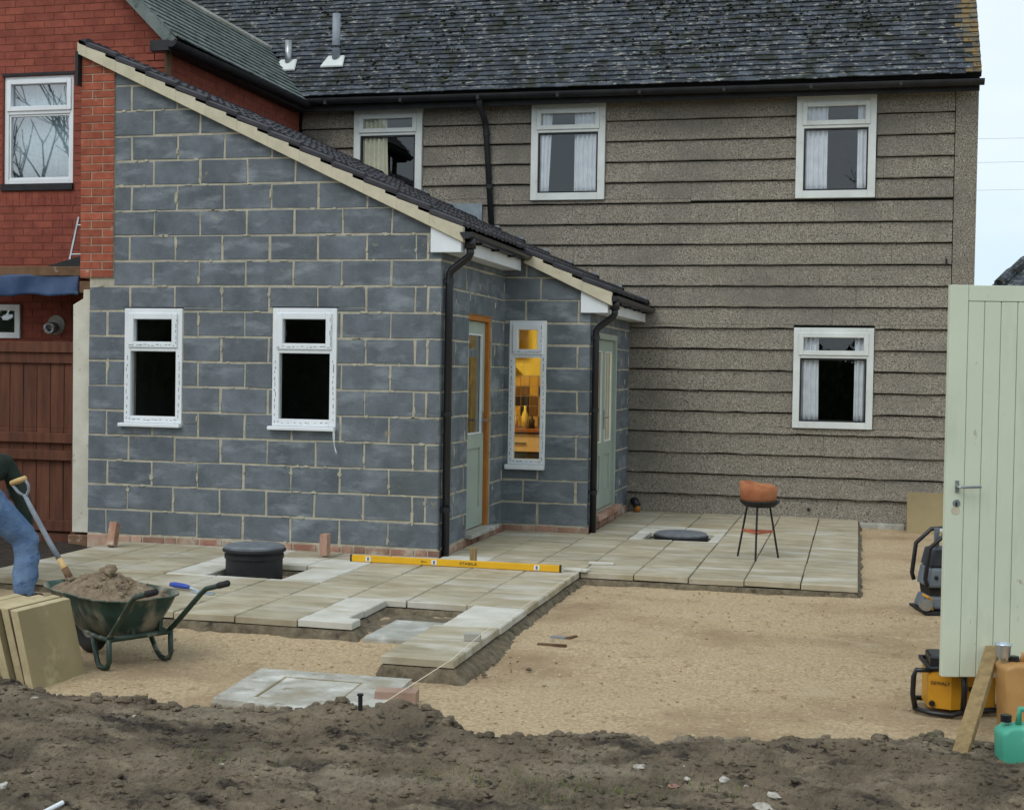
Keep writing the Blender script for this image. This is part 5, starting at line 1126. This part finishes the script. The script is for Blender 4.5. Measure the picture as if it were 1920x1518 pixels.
# ================================================================== BACKGROUND
fh = tag(empty('distant_house', (8, 35, -.2)), 'distant house with dark hipped roof beyond the gable', 'house')
MB().box(3.2, 13, 30.6, 40, -.2, 3.55).build('wall', RED, fh)
hip = [(2.75, 30.1, 3.52), (13.4, 30.1, 3.52), (13.4, 40.5, 3.52), (2.75, 40.5, 3.52), (7.0, 35.3, 7.3), (9.2, 35.3, 7.3)]
hr = MB().add(hip, [(0, 1, 5, 4), (1, 2, 5), (2, 3, 4, 5), (3, 0, 4), (3, 2, 1, 0)]).build('roof', TILE, fh)
mb = MB()
for i in range(14):
    t = i/14; p = Vector(hip[0]).lerp(Vector(hip[4]), t); q = Vector(hip[0]).lerp(Vector(hip[4]), t+.065); mb.tube([p+Vector((0, 0, .03)), q+Vector((0, 0, .06))], .11, 7)
mb.build('hip_tiles', TILE, hr)
po_ = tag(MB().tube([(21, 70, -.2), (21, 70, 14.5)], .14, 10).box(20, 22, 69.95, 70.05, 13.2, 13.35).build('utility_pole', BARK, None), 'tall wooden utility pole beyond the houses', 'pole')
for i, (z0, z1, lb) in enumerate(((13.24, 12.9, 'highest power line strung across the sky'), (12.09, 11.95, 'middle power line strung across the sky'), (10.76, 10.7, 'lowest power line strung across the sky'))):
    tag(MB().tube([(-10+31*t, 70, (z0+.37) +(z1-z0)*(t*31-15)/6*.35+.9*(2*t-1)**2-.5) for t in np.linspace(0, 1, 13)], .0055, 5).build('power_line', IRON, None), lb, 'power line')
def bare_tree(x, y, h, seed, label):
    rr = random.Random(seed); root = empty('bare_tree', (x, y, -.2)); tr = MB(); cr_ = MB()
    def br(p, d, l, r, dep):
        mid = p+d*l*.5+Vector((rr.uniform(-1, 1), rr.uniform(-1, 1), rr.uniform(-.3, .6)))*l*.07; e = p+d*l
        (tr if dep == 0 else cr_).tube([p, mid, e], [r, r*.85, r*.65], 7 if dep < 2 else 4)
        if dep >= 5: return
        for k in range(3 if dep < 3 else 2+(rr.random() < .5)):
            nd = (d+Vector((rr.uniform(-1, 1), rr.uniform(-1, 1), rr.uniform(-.15, .7)))*.75).normalized(); br(p+d*l*rr.uniform(.6, 1), nd, l*rr.uniform(.6, .8), r*.55, dep+1)
    br(Vector((x, y, -.25)), Vector((rr.uniform(-.05, .05), 0, 1)), h*.3, h*.022, 0)
    tr.build('trunk', BARK, root, smooth=True, recalc=False); cr_.build('crown', BARK, root, smooth=True, recalc=False)
    return tag(root, label, 'tree', 'bare trees at the end of the garden')
bare_tree(-14, -9, 11, 1, 'bare winter tree reflected in the red house window, leaning trunk'); bare_tree(-20, -6, 12, 2, 'taller bare winter tree reflected in the red house window'); bare_tree(4, -16, 12, 4, 'bare winter tree at the far corner of the garden')
hd = empty('added_hedge', (-3, -10, -.2)); mb = MB(); rr = random.Random(31); st = MB()  # evergreen row added behind the camera to darken the window reflections
for i in range(15000):
    x = rr.uniform(-24, 16); y = -10+rr.uniform(-.6, .6); z = rr.uniform(-.1, 2.9+.5*math.sin(x*1.3)+.3*math.sin(x*3.1)); a = rr.uniform(0, 6.3); t = rr.uniform(-1, 1); sz = rr.uniform(.06, .14)
    e1 = Vector((math.cos(a), math.sin(a), t*.5))*sz; e2 = Vector((-math.sin(a)*.4, math.cos(a)*.4, 1))*sz*.8; c = Vector((x, y, z)); mb.add([c-e1, c+e2, c+e1, c-e2], [(0, 1, 2, 3)])
core_h = MB()
for i in range(80): x = -24+.5*i; core_h.box(x, x+.499, -10.25, -9.75, -.2, 2.5+.45*math.sin(x*1.3)+.25*math.sin(x*3.1))
core_h.build('reflection_core', LEAF, hd)['kind'] = 'stuff'  # solid core added to close sky gaps in the reflections
for i in range(40): st.tube([(-24+i, -10, -.25), (-24+i+rr.uniform(-.2, .2), -10, 2.2)], .03, 5)
mb.build('foliage', LEAF, hd, recalc=False)['kind'] = 'stuff'; st.build('stems', BARK, hd, recalc=False)['kind'] = 'stuff'
tag(hd, 'tall dense evergreen screen added unseen to darken the window reflections', 'added_hedge')
